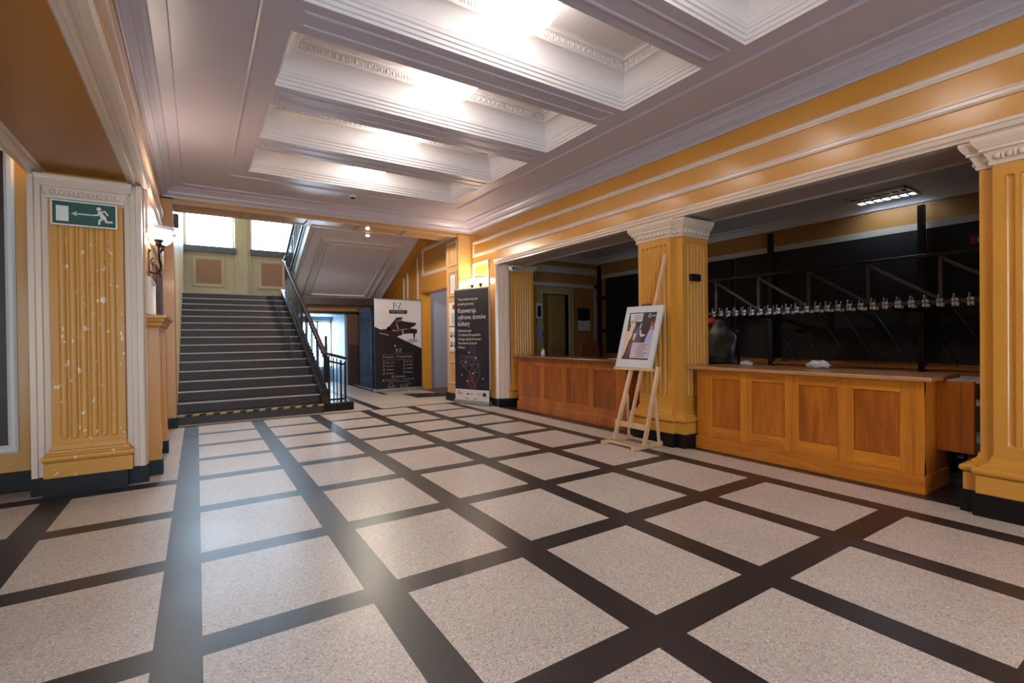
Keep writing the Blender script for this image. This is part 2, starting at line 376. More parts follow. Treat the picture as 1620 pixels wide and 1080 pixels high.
# moulded cream jamb where the counter bay starts
m = M()
jp = [(4.045, 6.70), (4.03, 6.69), (4.03, 6.66), (4.06, 6.645), (4.085, 6.65), (4.09, 6.63), (4.125, 6.622), (4.13, 6.605), (4.17, 6.60), (4.175, 6.585), (4.22, 6.58), (4.235, 6.60), (4.26, 6.60), (4.26, 6.70)]
m.prism([(x, y, .13) for x, y in jp], (0, 0, 0), (0, 0, 2.17))
struct('trim_3', m, CREAM, 'cream moulded door jamb beside the fluted half column', 'moulding')
m = M(); m.prism([(4.06+(x-4.06)*1.02, y-.012, 0) for x, y in jp], (0, 0, 0), (0, 0, .13)); m.box(4.035, 4.06, 6.66, 7.53, 0, .13)
struct('baseboard_right', m, BLACK, 'black stone skirting along the right wall', 'skirting')

# ---- end wall: pier on the right, lintel over the stairs, pier on the left
m = M()
m.box(3.81, 4.25, 7.53, 8.02, .13, 2.9)
m.box(-.35, 4.25, 7.53, 7.60, 2.92, 3.08)
m.box(-.35, -.235, 7.53, 8.02, .13, 3.08)
m.box(-.35, 4.25, 7.56, 8.02, 2.885, 2.93)
struct('wall_end', m, mat('beige_yellow_paint', (204, 156, 92), .3, spec=.5, coat=.2), 'yellow end wall framing the stair opening', 'wall')
m = M()
# soffit of the end lintel: frames between cross beams
for x in [-.2, .62, 1.44, 2.2, 2.95, 3.75]: m.box(x-.045, x+.045, 7.58, 8.0, 2.865, 2.887)
m.box(-.23, 3.8, 7.55, 7.59, 2.868, 2.888); m.box(-.23, 3.8, 7.97, 8.02, 2.868, 2.888)
# panels on the stair side of the pier
for z0, z1 in ((2.38, 2.80), (1.845, 2.30), (.86, 1.775), (.30, .70)): rw(m, 7.57, 7.92, z0, z1, x=3.81, w=.035)
struct('trim_4', m, mat('pale_trim', (196, 170, 146), .35), 'pale mouldings on the pier and under the end lintel', 'moulding')
m = M(); m.box(3.78, 4.07, 7.505, 8.05, 0, .135); m.box(-.37, -.22, 7.50, 8.05, 0, .13)
struct('baseboard_end', m, BLACK, 'black stone skirting of the piers at the stair opening', 'skirting')

# ---- left wall beyond the deep opening, and the lintel above that opening
m = M()
m.box(-.55, -.35, 4.80, 7.53, .12, 3.08)
m.box(-.55, -.352, -2.6, 4.80, 2.36, 3.08)
m.box(-.98, -.35, -2.6, .2, 0, 2.36)
m.box(-3.2, -.95, 5.05, 5.2, .14, 2.9)         # vestibule wall that looks at us
m.box(-.998, -.36, 4.785, 5.2, .05, 2.36)          # body behind the fluted pilaster
m.box(-3.3, -3.2, -2.7, -2.4, 0, 3.0); m.box(-3.3, -3.2, -.8, 5.2, 0, 3.0); m.box(-3.3, -3.2, -2.4, -.8, 2.3, 3.0)
struct('wall_left', m, YEL, 'yellow left wall with deep lintel over the side opening', 'wall')
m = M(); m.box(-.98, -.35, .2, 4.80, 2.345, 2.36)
struct('ceiling_side_opening', m, mat('shade_toned_soffit_yellow', (172, 112, 46), .3, spec=.5, bump=.08, bscale=9), 'yellow soffit of the side opening, colour darkened for shade', 'ceiling')  # wall yellow darkened to brown, shade put into the colour
m = M(); m.box(-3.2, -.95, -2.7, 5.1, 2.9, 3.0); m.box(-.99, -.95, -2.7, 4.8, 2.36, 2.95)
struct('ceiling_vestibule', m, CEIL)
m = M()
soff = [(0, 0), (.018, .02), (.03, .012), (.055, .026), (.075, .022), (.085, .03), (.10, .02), (.11, 0)]
# architrave round the lower edge of the left lintel (face and soffit)
m.prism([(-.35, 4.8, 2.46), (-.335, 4.8, 2.455), (-.328, 4.8, 2.44), (-.33, 4.8, 2.405), (-.318, 4.8, 2.39), (-.318, 4.8, 2.365), (-.30, 4.8, 2.35), (-.298, 4.8, 2.325), (-.31, 4.8, 2.312), (-.345, 4.8, 2.312), (-.35, 4.8, 2.325), (-.375, 4.8, 2.328), (-.38, 4.8, 2.318), (-.40, 4.8, 2.318), (-.405, 4.8, 2.33), (-.43, 4.8, 2.333), (-.445, 4.8, 2.35), (-.35, 4.8, 2.37)], (0, 0, 0), (0, -4.6, 0))
m.prism([(-.99, 4.8, 2.30), (-.96, 4.8, 2.305), (-.95, 4.8, 2.318), (-.925, 4.8, 2.32), (-.92, 4.8, 2.335), (-.90, 4.8, 2.347), (-.99, 4.8, 2.35)], (0, 0, 0), (0, -4.6, 0))
# moulding over the plain wall, and the frieze frame further along
m.prism([(-.352, 4.8, 2.62), (-.325, 4.8, 2.63), (-.322, 4.8, 2.67), (-.352, 4.8, 2.69)], (0, -4.6, 0), (0, 2.6, 0))
lw(m, 5.0, 7.3, 2.0, 2.50, w=.05)
struct('trim_5', m, CREAM, 'glossy cream mouldings along the edge of the left lintel', 'moulding')
m = M(); m.box(-3.2, -.97, 5.025, 5.06, 0, .145); m.box(-.36, -.335, 4.80, 7.53, 0, .12)
struct('baseboard_left', m, BLACK, 'black stone skirting along the left wall', 'skirting')
# cream moulded casings either side of the pilaster
m = M()
def casing(x0, x1, flip):
    w = x1-x0; p = [(0, 0), (0, .035), (.05, .055), (.32, .055), (.36, .036), (.40, .036), (.62, .036), (.66, .018), (.70, .018), (.94, .018), (1, .004), (1, 0)]
    if flip: p = [(1-a, h) for a, h in p][::-1]
    m.prism([(x0+w*a, 4.785-h, .14) for a, h in p], (0, 0, 0), (0, 0, 2.17))
casing(-1.0, -.885, False); casing(-.465, -.345, True)
m.prism([(-.345, 4.785, .14), (-.335, 4.775, .14), (-.335, 4.84, .14), (-.345, 4.85, .14)], (0, 0, 0), (0, 0, 2.17))
struct('trim_6', m, CREAM, 'cream moulded casings on both sides of the chipped pilaster', 'moulding')

# ---- back wall behind the camera
m = M(); m.box(-3.3, -.2, -2.75, -2.6, 0, 3.08); m.box(1.2, 7.2, -2.75, -2.6, 0, 3.08); m.box(-.2, 1.2, -2.75, -2.6, 2.7, 3.08); struct('wall_back', m, YELP)
m = M()
for x in (-.2, .46, 1.12): m.box(x, x+.08, -2.72, -2.64, 0, 2.7)
for z in (0, 1.0, 2.1, 2.62): m.box(-.2, 1.2, -2.72, -2.64, z, z+.08)
m.cm = 1; m.box(-.18, 1.18, -2.685, -2.68, .05, 2.66)
struct('added_door_3', m, [WHITE, GLASS], 'unseen glazed doors added behind the viewer as daylight fill', 'door')  # out-of-view doors, added to let fill daylight into the hall
m = M()
for y in (-2.4, -1.64, -.88): m.box(-3.28, -3.22, y, y+.08, 0, 2.3)
for z in (0, .9, 2.22): m.box(-3.28, -3.22, -2.4, -.8, z, z+.08)
m.cm = 1; m.box(-3.252, -3.248, -2.38, -.82, .05, 2.26)
struct('added_door_4', m, [WHITE, GLASS], 'unseen glazed doors added to the vestibule for side daylight', 'door')  # added opening, placed so daylight reaches the left pilaster

# ---- cloakroom behind the counters
m = M()
m.box(7.0, 7.15, -2.6, 7.6, 0, 2.75)
struct('wall_cloakroom', m, OLIVE, 'dull yellow back wall of the cloakroom', 'wall')
m = M(); m.box(4.46, 5.58, 7.5, 7.6, 0, 2.75); m.box(6.22, 7.0, 7.5, 7.6, 0, 2.75); m.box(5.58, 6.22, 7.5, 7.6, 1.95, 2.75)
struct('wall_cloakroom_end', m, OLIVE, 'dull yellow end wall of the cloakroom with door', 'wall')
m = M(); m.box(4.46, 7.1, -2.6, 7.6, 2.70, 2.78)
m.sweep([(7.0, -2.5), (7.0, 7.5), (4.46, 7.5)], [(0, 2.60), (.02, 2.605), (.03, 2.625), (.06, 2.65), (.07, 2.665), (.14, 2.69), (.14, 2.70)])
struct('ceiling_cloakroom', m, DIMCEIL, 'grey cloakroom ceiling', 'ceiling')
m = M()
m.box(6.975, 7.0, -2.6, 7.5, 2.29, 2.37); m.box(4.46, 7.0, 7.475, 7.5, 2.37, 2.50)
m.box(4.46, 6.98, 7.478, 7.5, 2.10, 2.17); m.box(6.90, 6.98, 7.478, 7.5, .2, 2.17)
struct('trim_7', m, mat('grey_cream_band', (188, 180, 166), .45), 'pale bands along the cloakroom walls', 'moulding')

# ---- stair hall beyond the lintel
m = M()
m.box(-.36, -.235, 8.02, 13.5, 0, 5.4)
struct('wall_stair_left', m, YELP, 'pale yellow wall beside the stairs', 'wall')
m = M()
W1, W2, SILL = (-.22, .80), (1.14, 2.12), 3.33
m.box(-.4, W1[0], 13.5, 13.75, 0, 5.4); m.box(W1[1], W2[0], 13.5, 13.75, 0, 5.4); m.box(W2[1], 4.6, 13.5, 13.75, 1.7, 5.4)
for a, b in (W1, W2): m.box(a, b, 13.5, 13.75, 1.7, SILL); m.box(a, b, 13.5, 13.75, 5.05, 5.4)
m.box(-.4, 2.2, 13.5, 13.75, 0, 1.7); m.box(3.05, 4.6, 13.5, 13.75, 0, 1.7); m.box(2.2, 3.05, 13.5, 13.75, 0, .35); m.box(2.2, 3.05, 13.5, 13.75, 1.62, 1.7)
struct('wall_landing', m, YELP, 'pale yellow wall of the upper landing with two windows', 'wall')
m = M()
for a, b in (W1, W2): fwl(m, a+.14, b-.20, 2.38, 3.12, 13.5, .09)
m.box(.80, 1.14, 13.46, 13.5, 2.1, 5.3); m.box(.86, 1.06, 13.43, 13.5, 2.1, 5.3)
struct('trim_8', m, YELP, 'pale pilaster and panel frames on the landing wall', 'moulding')
m = M()
for a, b in (W1, W2): m.box(a+.20, b-.26, 13.492, 13.499, 2.44, 3.06)
struct('trim_9', m, mat('faded_pink_panel', (190, 140, 108), .5), 'faded pink panels below the landing windows', 'panel')
SILLM = mat('grey_sill', (112, 112, 122), .4)
for k, (a, b) in enumerate((W1, W2)):
    m = M(); m.box(a-.02, b+.02, 13.40, 13.62, SILL-.13, SILL)
    fr = .045
    m.cm = 1
    for x in (a, b-fr): m.box(x, x+fr, 13.60, 13.66, SILL, 5.05)
    m.box(a, b, 13.60, 13.66, SILL, SILL+fr); m.box(a, b, 13.60, 13.66, 5.0, 5.05); m.box(a, b, 13.60, 13.66, 4.5, 4.54)
    m.cm = 2; m.box(a+fr, b-fr, 13.628, 13.634, SILL+fr, 5.0)
    struct('window_%d' % (k+1), m, [SILLM, WHITE, GLASS], ('left' if k == 0 else 'right') + ' bright landing window above the stairs', 'window')
m = M(); fr = .05
for x in (2.2, 2.66, 3.0): m.box(x, x+fr, 13.6, 13.66, .35, 1.62)
m.box(2.2, 3.05, 13.6, 13.66, .35, .4); m.box(2.2, 3.05, 13.6, 13.66, 1.57, 1.62)
m.cm = 1; m.box(2.25, 3.0, 13.628, 13.634, .4, 1.57)
struct('window_3', m, [WHITE, GLASS], 'bright low window at the end of the passage under the landing', 'window')
m = M(); m.box(-.4, 4.6, 8.02, 13.7, 5.4, 5.5); m.box(-.4, 4.6, 7.9, 8.02, 3.0, 5.5)
struct('ceiling_stair_hall', m, CEIL)
m = M(); m.prism([(0, 12.12, 2.08), (0, 7.95, 3.873), (0, 7.95, 5.3), (0, 12.12, 5.3)], (3.885, 0, 0), (4.15, 0, 0)); struct('wall_flight_side', m, YEL, 'yellow wall face beside the upper flight', 'wall')
# right wall of the stair hall with door opening (8.3 to 10.0)
m = M()
m.box(4.15, 4.35, 10.0, 13.5, .13, 5.4); m.box(4.15, 4.35, 8.02, 10.0, 2.10, 5.4); m.box(4.15, 4.35, 7.6, 8.35, 0, 2.10)
struct('wall_stair_right', m, YEL, 'yellow wall of the stair hall with panel mouldings', 'wall')
m = M()
rw(m, 8.66, 9.95, 2.46, 3.08, x=4.15, w=.075)
def rpoly(pts, w=.06): wall_frame(m, (4.15, 0, 0), (0, -1, 0), (0, 0, 1), (-1, 0, 0), [(-y, z) for y, z in pts], w)
rpoly([(10.86, .4), (10.19, .4), (10.19, 3.08), (10.86, 2.79)])
rpoly([(12.3, .4), (11.05, .4), (11.05, 2.70), (12.3, 2.15)])
struct('trim_10', m, CREAM, 'cream panel mouldings on the stair hall wall', 'moulding')
m = M(); 
m.sweep([(-10.0, 0.0), (-10.0, 2.10), (-8.3, 2.10), (-8.3, 0.0)], [(0, 0), (0, .03), (.03, .045), (.06, .03), (.08, .03), (.085, 0)], False, (4.15, 0, 0), (0, -1, 0), (0, 0, 1), (-1, 0, 0))
m.box(4.15, 4.35, 9.985, 10.0, 0, 2.1); m.box(4.15, 4.35, 8.35, 10.0, 2.09, 2.1)
struct('trim_11', m, YEL, 'yellow casing of the grey side door', 'moulding')
m = M(); m.box(4.12, 4.15, 10.08, 10.7, 0, .13)
struct('baseboard_stair', m, BLACK, 'black skirting beside the grey side door', 'skirting')
m = M(); m.box(4.35, 5.6, 10.12, 10.22, 0, 2.7); m.box(5.5, 5.6, 7.6, 10.2, 0, 2.7); m.box(4.3, 5.6, 7.6, 10.2, 2.6, 2.7)
struct('door_1', m, GREYD, 'tall grey door leaf inside the yellow casing', 'door')
# passage below the landing
m = M()
m.box(1.75, 4.15, 12.08, 12.2, 1.79, 2.09)
struct('wall_passage', m, mat('orange_brown_paint', (176, 116, 62), .4), 'orange brown beam over the passage below the landing', 'wall')
m = M(); m.box(1.75, 4.15, 12.07, 12.21, 1.73, 1.795); m.box(2.78, 2.85, 13.2, 13.3, 0, 1.22); m.box(1.75, 4.15, 12.06, 12.09, 2.03, 2.09)
struct('trim_12', m, IRON)
m = M(); m.box(3.04, 3.12, 12.2, 13.5, 0, 1.74); m.box(1.75, 1.82, 12.2, 13.5, 0, 1.9)
m.box(1.75, 4.15, 12.2, 13.5, 1.72, 1.75)
m.box(1.82, 2.2, 13.47, 13.5, 0, 1.72); m.box(3.05, 3.1, 13.47, 13.5, 0, 1.72); m.box(2.2, 3.05, 13.47, 13.5, 0, .35); m.box(2.2, 3.05, 13.47, 13.5, 1.62, 1.72)
struct('wall_passage_right', m, LBLUE, 'pale blue walls of the lit passage', 'wall')
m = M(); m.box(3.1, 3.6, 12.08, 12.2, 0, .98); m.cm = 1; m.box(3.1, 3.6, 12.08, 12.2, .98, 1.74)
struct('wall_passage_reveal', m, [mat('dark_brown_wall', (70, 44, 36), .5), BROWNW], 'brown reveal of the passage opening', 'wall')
# ================================================================ THINGS
# ---- fluted columns
def fluted(m, o, u, n, W, z0, z1, f0, f1, nf, margin, gap, T, depth, ends=True):
    """slab with round-ended flutes; o at the lower left corner of its face, u along the width, n out of the wall"""
    o = Vector(o); u = Vector(u); n = Vector(n); k = Vector((0, 0, 1))
    def P(a, z, d=0): return o + u*a + k*(z-z0) + n*d
    fw_ = (W - 2*margin - gap*(nf-1)) / nf; r = fw_/2; J = 10
    cuts = [0]
    for i in range(nf): cuts += [margin + i*(fw_+gap), margin + i*(fw_+gap) + fw_]
    cuts.append(W)
    for i in range(0, len(cuts), 2): m.quad(P(cuts[i], z0), P(cuts[i+1], z0), P(cuts[i+1], z1), P(cuts[i], z1))
    zs = [(f0, 0)] + [(f0 + r*(1-cos(t)), sin(t)) for t in [pi/2*q/6 for q in range(1, 7)]]
    zs += [(f1 - r*(1-cos(t)), sin(t)) for t in [pi/2*q/6 for q in range(6, -1, -1)]]
    for i in range(nf):
        a0, a1 = cuts[1+2*i], cuts[2+2*i]; c = (a0+a1)/2
        m.quad(P(a0, z0), P(a1, z0), P(a1, f0), P(a0, f0)); m.quad(P(a0, f1), P(a1, f1), P(a1, z1), P(a0, z1))
        vs = []; fs = []
        for z, s in zs:
            for j in range(J+1):
                x = -r + 2*r*j/J; d = 0
                if s > 0 and abs(x) < r*s - 1e-6: d = -depth * math.sqrt(1-(x/(r*s))**2) * s
                vs.append(P(c+x, z, d))
        for q in range(len(zs)-1):
            for j in range(J): fs.append((q*(J+1)+j, q*(J+1)+j+1, (q+1)*(J+1)+j+1, (q+1)*(J+1)+j))
        m.add(vs, fs, False)
    m.quad(P(0, z0), P(0, z1), P(0, z1, -T), P(0, z0, -T)); m.quad(P(W, z0), P(W, z1), P(W, z1, -T), P(W, z0, -T))
CAP = [(0, 0), (.012, .004), (.016, .018), (.010, .026), (.014, .034), (.028, .066), (.036, .082), (.050, .086), (.050, .10), (.058, .108), (.074, .134), (.080, .150), (.080, .166), (0, .17)]
BASE = [(.066, .135), (.066, .240), (.054, .244), (.070, .249), (.080, .258), (.083, .270), (.080, .282), (.070, .291), (.052, .294), (.052, .303), (.034, .307), (.030, .322), (.016, .328), (.010, .345), (.008, .362), (0, .364)]
def eggs(m, path, z, off=.024, st=.05):
    for a, b in zip(path[:-1], path[1:]):
        a = Vector((*a, 0)); b = Vector((*b, 0)); L = (b-a).length
        if L < .03: continue
        d = (b-a)/L; nn = Vector((-d.y, d.x, 0)); c = max(1, int((L+.02)/st))
        for i in range(c):
            p = a + d*(L*(i+.5)/c) + nn*off; m.ball((p.x, p.y, z), .017, .017, .021, 8, 5)
            if i:
                q = a + d*(L*i/c) + nn*off; m.box(q.x-.006, q.x+.006, q.y-.006, q.y+.006, z-.02, z+.022)
def column(label, path, fl, core, z_cap, paint):
    t = thing('fluted_column', label, 'column', ((path[0][0]+path[-1][0])/2, (path[0][1]+path[-1][1])/2, 0)); t['kind'] = 'thing'
    m = M(); 
    for c in core: m.box(*c, .13, z_cap+.01)
    for f in fl: fluted(m, *f)
    m.build('shaft', paint, t)
    m = M(); m.sweep(path, [(a, h+z_cap) for a, h in CAP], False); eggs(m, path, z_cap+.05); m.build('capital', CREAM, t)
    m = M(); m.sweep(path, BASE, False); m.build('base', paint, t)
    m = M(); m.sweep(path, [(-.03, 0), (.078, 0), (.078, .135), (-.03, .135)], False); m.build('plinth', BLACK, t)
    return t
ZCAP = 2.095
pth = [(4.46, 3.115), (4.05, 3.115), (4.05, 3.22), (4.0, 3.22), (4.0, 3.64), (4.05, 3.64), (4.05, 3.69), (4.46, 3.69)]
column('yellow fluted column behind the easel, between the two wooden counters', pth,
       [((4.0, 3.64, .35), (0, -1, 0), (-1, 0, 0), .42, .35, 2.1, .50, 2.035, 6, .045, .018, .06, .020),
        ((4.10, 3.115, .35), (1, 0, 0), (0, -1, 0), .33, .35, 2.1, .50, 2.035, 6, .022, .016, .03, .018)],
       [(4.055, 4.10, 3.116, 3.69), (4.10, 4.46, 3.145, 3.69), (4.43, 4.46, 3.116, 3.2), (4.03, 4.06, 3.225, 3.635)], ZCAP, chipped('column_paint', (208, 146, 58), (226, 206, 170), .32, thr=.765))
pth = [(4.46, .36), (4.05, .36), (4.05, .40), (4.0, .40), (4.0, .865), (4.05, .865), (4.05, .935), (4.46, .935)]
column('yellow fluted column at the right edge of the picture, beside the counter flap', pth,
       [((4.0, .865, .35), (0, -1, 0), (-1, 0, 0), .465, .35, 2.1, .42, 2.03, 6, .05, .018, .06, .020)],
       [(4.05, 4.46, .36, .935), (4.03, 4.06, .405, .86)], ZCAP, YEL)
# half column at the far end of the counters
t = thing('half_column', 'yellow fluted half column at the far end of the brown counter, under the white camera', 'column', (4.5, 6.6, 0)); t['kind'] = 'thing'
m = M(); fluted(m, (4.265, 6.575, .35), (1, 0, 0), (0, -1, 0), .44, .35, 2.19, .5, 2.15, 7, .06, .014, .05, .016); m.box(4.265, 4.705, 6.60, 6.64, .13, 2.2)
m.box(4.262, 4.30, 6.578, 6.62, .13, 2.19); m.build('shaft', YEL, t)
hp = [(4.705, 6.66), (4.705, 6.575), (4.265, 6.575), (4.265, 6.66)]
m = M(); m.sweep(hp, [(a*.7, 2.18+h*.6) for a, h in CAP]); eggs(m, hp, 2.205, .016); m.build('capital', mat('dull_cream', (190, 164, 136), .4), t)
m = M(); m.sweep(hp, [(a*.8, h) for a, h in BASE]); m.build('base', YEL, t)
m = M(); m.sweep(hp, [(-.03, 0), (.06, 0), (.06, .135), (-.03, .135)]); m.build('plinth', BLACK, t)
# chipped pilaster with the exit sign
t = thing('fluted_pilaster', 'chipped yellow fluted pilaster carrying the green exit sign', 'pilaster', (-.675, 4.76, 0)); t['kind'] = 'thing'
m = M(); fluted(m, (-.885, 4.735, .35), (1, 0, 0), (0, -1, 0), .42, .35, 2.14, .40, 2.12, 6, .046, .011, .05, .013); m.build('shaft', YELC, t)
pp = [(-.465, 4.785), (-.465, 4.735), (-.885, 4.735), (-.885, 4.785)]
m = M(); m.sweep(pp, [(a*.8, 2.145+h*.95) for a, h in CAP]); eggs(m, pp, 2.19, .018); m.box(-.89, -.46, 4.74, 4.79, 2.13, 2.31); m.build('capital', CREAM, t)
m = M(); m.sweep(pp, [(a*.62, h) for a, h in BASE]); m.build('base', YELC, t)
m = M(); m.sweep([(-.33, 4.81), (-.33, 4.775), (-.455, 4.775), (-.455, 4.70), (-.93, 4.70), (-.93, 4.775), (-1.01, 4.775), (-1.01, 4.81)], [(-.02, 0), (0, 0), (0, .135), (-.02, .135)]); m.build('plinth', BLACK, t)

# ---- wooden counters
def counter(label, xf, y0, y1, stiles, ztop, zp, body, panel, rail, top, over, skirt_h, depth, wings):
    t = thing('cloakroom_counter', label, 'counter', (xf+.2, (y0+y1)/2, 0))
    m = M(); m.box(xf+.022, xf+depth, y0+.004, y1-.004, .02, ztop-.035)
    for a, b in stiles: m.box(xf, xf+.03, a, b, skirt_h, ztop-.03)
    m.build('body', body, t, bevel=.003)
    m = M(); m.box(xf+.001, xf+.03, y0, y1, zp[1], ztop-.031); m.box(xf+.001, xf+.03, y0, y1, skirt_h, zp[0]); m.build('rail', rail, t, bevel=.002)
    for (a0, b0), (a1, b1) in zip(stiles[:-1], stiles[1:]):
        m = M(); lo, hi = b0, a1
        m.box(xf+.008, xf+.026, lo+.003, hi-.003, zp[0]+.003, zp[1]-.003)
        pass
        m.build('panel', panel, t)
    m = M(); m.box(xf-.018, xf+depth+.02, y0-.008, y1+.01, .0, skirt_h); m.build('skirting', rail, t, bevel=.006)
    m = M(); m.box(xf-over, xf+depth+.07, y0-.055, y1+.07, ztop-.03, ztop); m.build('top', top, t, bevel=.006)
    for n_, w in wings:
        m = M(); 
        for q in w: m.box(*q)
        m.build(n_, body, t, bevel=.003)
    return t
counter('honey oak counter with a broad pale top, right of the fluted column behind the easel', 4.14, 1.237, 3.022,
        [(1.237, 1.376), (1.661, 1.775), (2.058, 2.171), (2.459, 2.57), (2.857, 3.022)], .805, (.232, .69), OAK, OAKP, OAKH, TOPG, .055, .125, .45,
        [('flap', [(4.40, 4.43, 1.112, 1.315, .275, .765), (4.395, 4.44, 1.045, 1.11, .275, .768)]), ('wing_panel', [(4.42, 4.45, 3.022, 3.13, .26, .775)])])
counter('brown oak counter toned darker for weak light, with a dark top, in front of the cloakroom door', 4.20, 4.033, 6.305,
        [(4.033, 4.192), (4.585, 4.69), (5.113, 5.214), (5.621, 5.735), (6.148, 6.305)], .825, (.215, .69), OAKD, OAKDP, OAKD, OAKDT, .06, .125, .40,
        [('wing_panel', [(4.36, 4.39, 6.3, 6.58, .30, .795)]), ('wing_panel', [(4.40, 4.43, 3.70, 4.035, .28, .795)])])
m = M()
for i in range(3):
    pass
tt = None
for i, y in enumerate((1.33, 1.40, 1.47)):
    m = M(); x = 4.63 + .0*i; m.box(x, x+.24, y-.03, y+.03, 0, .31); m.cm = 1; m.box(x-.002, x, y-.018, y+.018, .06, .18)
    o = m.build('ring_binder', [mat('grey_binder', (128, 128, 132), .5), mat('dark_binder_label', (70, 70, 74), .5)] if i == 0 else list(tt), bevel=.003)
    tt = tuple(o.data.materials)
    tag(o, 'grey ring binder standing on the floor under the counter flap, ' + ('nearest the column' if i == 0 else 'middle of three' if i == 1 else 'deepest behind the counter'), 'binder', 'binders under the counter flap')
m = M(); BLUEC = mat('blue_plastic', (28, 44, 132), .4)
m.box(5.0, 5.3, 1.30, 1.62, 0, .02)
for a in ((5.0, 5.02, 1.30, 1.62), (5.28, 5.3, 1.30, 1.62), (5.0, 5.3, 1.30, 1.32), (5.0, 5.3, 1.60, 1.62)):
    m.box(*a, 0, .06); m.box(*a, .12, .18); m.box(*a, .25, .29)
for x in (5.0, 5.28):
    for y in (1.30, 1.60): m.box(x, x+.02, y, y+.02, 0, .29)
tag(m.build('plastic_crate', BLUEC), 'blue slatted plastic crate on the floor behind the counter flap', 'crate')
# white shelves seen past the flap
t = thing('shelf_unit', 'white low shelf unit behind the counter, between flap and right column', 'shelf', (5.8, 1.3, 0))
m = M(); m.box(5.55, 6.0, .9, .93, 0, .70); m.box(5.55, 6.0, 1.62, 1.65, 0, .70); m.box(5.98, 6.0, .9, 1.65, .1, .7); m.build('carcass', mat('beige_board', (176, 160, 130), .5), t)
for z in (.70, .51, .2): m = M(); m.box(5.53, 6.0, .9, 1.66, z-.03, z); m.build('shelf_board', WHITE, t)

# ---- staircase
SR, ST, SY = .13144, .27195, 7.718
t = thing('staircase', 'broad dark stone staircase rising to the bright landing', 'staircase', (.68, SY, 0)); t['kind'] = 'thing'
for n in range(16):
    m = M(); y0 = SY+n*ST; z1 = (n+1)*SR
    m.box(-.234, 1.60, y0+.018, y0+ST+.05 if n < 15 else 11.85, max(0, n*SR-.02), z1-.012)
    m.box(-.234, 1.60, y0, y0+ST+.04, z1-.034, z1)
    m.cm = 1; m.box(-.234, 1.59, y0-.003, y0+.016, z1-.016, z1+.002)
    st = m.build('step', [STEP, NOSE], t)
    if n == 0:
        YT = mat('hazard_yellow', (190, 164, 76), .5); k = M(); c = 23; wd = 1.82/c
        for i in range(c):
            xa = -.232 + i*wd
            k.cm = i % 2; sh = .018
            k.add([(xa, y0-.004, z1-.022), (xa+wd, y0-.004, z1-.022), (xa+wd+sh, y0-.004, z1+.003), (xa+sh, y0-.004, z1+.003), (xa+sh, y0+.03, z1+.003), (xa+wd+sh, y0+.03, z1+.003)], [(0, 1, 2, 3), (3, 2, 5, 4)])
        k.build('hazard_tape', [YT, INK], t)['label'] = 'yellow and black striped tape on the lowest step'
m = M(); m.box(-.234, 4.15, 11.80, 13.5, 1.93, 2.103); struct('floor_landing', m, STEP)
m = M()
def zs_(y): return .315 + .4833*(y-7.9)
m.prism([(0, 7.83, 0), (0, 7.83, .24), (0, 7.9, .315), (0, 11.9, zs_(11.9)), (0, 11.9, 0)], (1.59, 0, 0), (1.71, 0, 0))
m.build('stringer', mat('black_stringer', (30, 27, 29), .25, spec=.6), t)
m = M(); m.box(1.57, 2.07, 7.80, 7.985, 0, .122); m.build('newel_plinth', BLACK, t, bevel=.004)
t = thing('stair_railing', 'black iron railing with dark handrail along the lower stairs', 'railing', (1.66, 7.9, .12)); t['kind'] = 'thing'
m = M(); hx = 1.665
def zh(y): return .895 + .5*(y-7.9)
m.bar((hx, 7.86, zh(7.86)), (hx, 11.82, zh(11.82)), .062, .05); m.bar((hx, 11.8, zh(11.8)), (hx, 12.05, zh(11.9)), .06, .05)
m.bar((hx-.02, 7.90, .905), (1.99, 7.90, .805), .06, .045)
m.bar((hx, 12.04, zh(11.9)+.0), (1.74, 12.06, zh(11.9)+.15), .06, .05)
m.build('handrail', RAILW, t, bevel=.01)
m = M(); m.bar((hx, 7.9, zh(7.9)-.10), (hx, 11.85, zh(11.85)-.10), .012, .03); m.bar((hx, 7.95, zs_(7.95)+.05), (hx, 11.85, zs_(11.85)+.05), .012, .03)
m.bar((1.69, 7.9, .78), (1.97, 7.9, .71), .012, .03); m.bar((1.72, 7.9, .17), (1.97, 7.9, .17), .012, .03); m.build('cross_bar', IRON, t)
for i in range(33):
    y = 7.96 + i*.118; m = M(); th = .022 if i % 4 == 0 else .013
    m.box(hx-th/2, hx+th/2, y-th/2, y+th/2, zs_(y)-.02, zh(y)-.02); m.build('baluster', IRON, t)
for x, th in ((1.72, .03), (1.79, .014), (1.84, .014), (1.90, .026), (1.965, .026)):
    m = M(); m.box(x-th/2, x+th/2, 7.9-th/2, 7.9+th/2, .12, .90-.385*(x-1.66)-.02); m.build('newel_post' if th > .02 else 'baluster', IRON, t)

# upper flight seen from below
t = thing('upper_stair_flight', 'grey panelled underside of the upper stair flight', 'staircase', (2.9, 11.9, 2.1)); t['kind'] = 'thing'
def zb(y): return 2.12 + .43*(12-y)
prof = [(0, 11.95, 2.08), (0, 11.95, 2.12)]
pts = [(0, 11.93, zb(11.93)), (0, 7.95, zb(7.95))]
n = 16; tr = (12.5-7.95)/n; y = 12.5; z = 2.14
top = []
for i in range(n): z += tr*.43; top += [(0, y, z), (0, y-tr, z)]; y -= tr
poly = [(0, 12.12, zb(12.12)), (0, 7.95, zb(7.95))] + [(0, 7.95, z)] + top[::-1] + [(0, 12.5, 2.10)]
m = M(); m.prism(poly, (1.80, 0, 0), (3.88, 0, 0)); m.build('slab', mat('grey_soffit_gloss', (226, 213, 213), .3, spec=.55, bump=.06, bscale=6), t)
sl = Vector((0, -1, .43)).normalized(); nn = Vector((0, -.43, -1)).normalized()
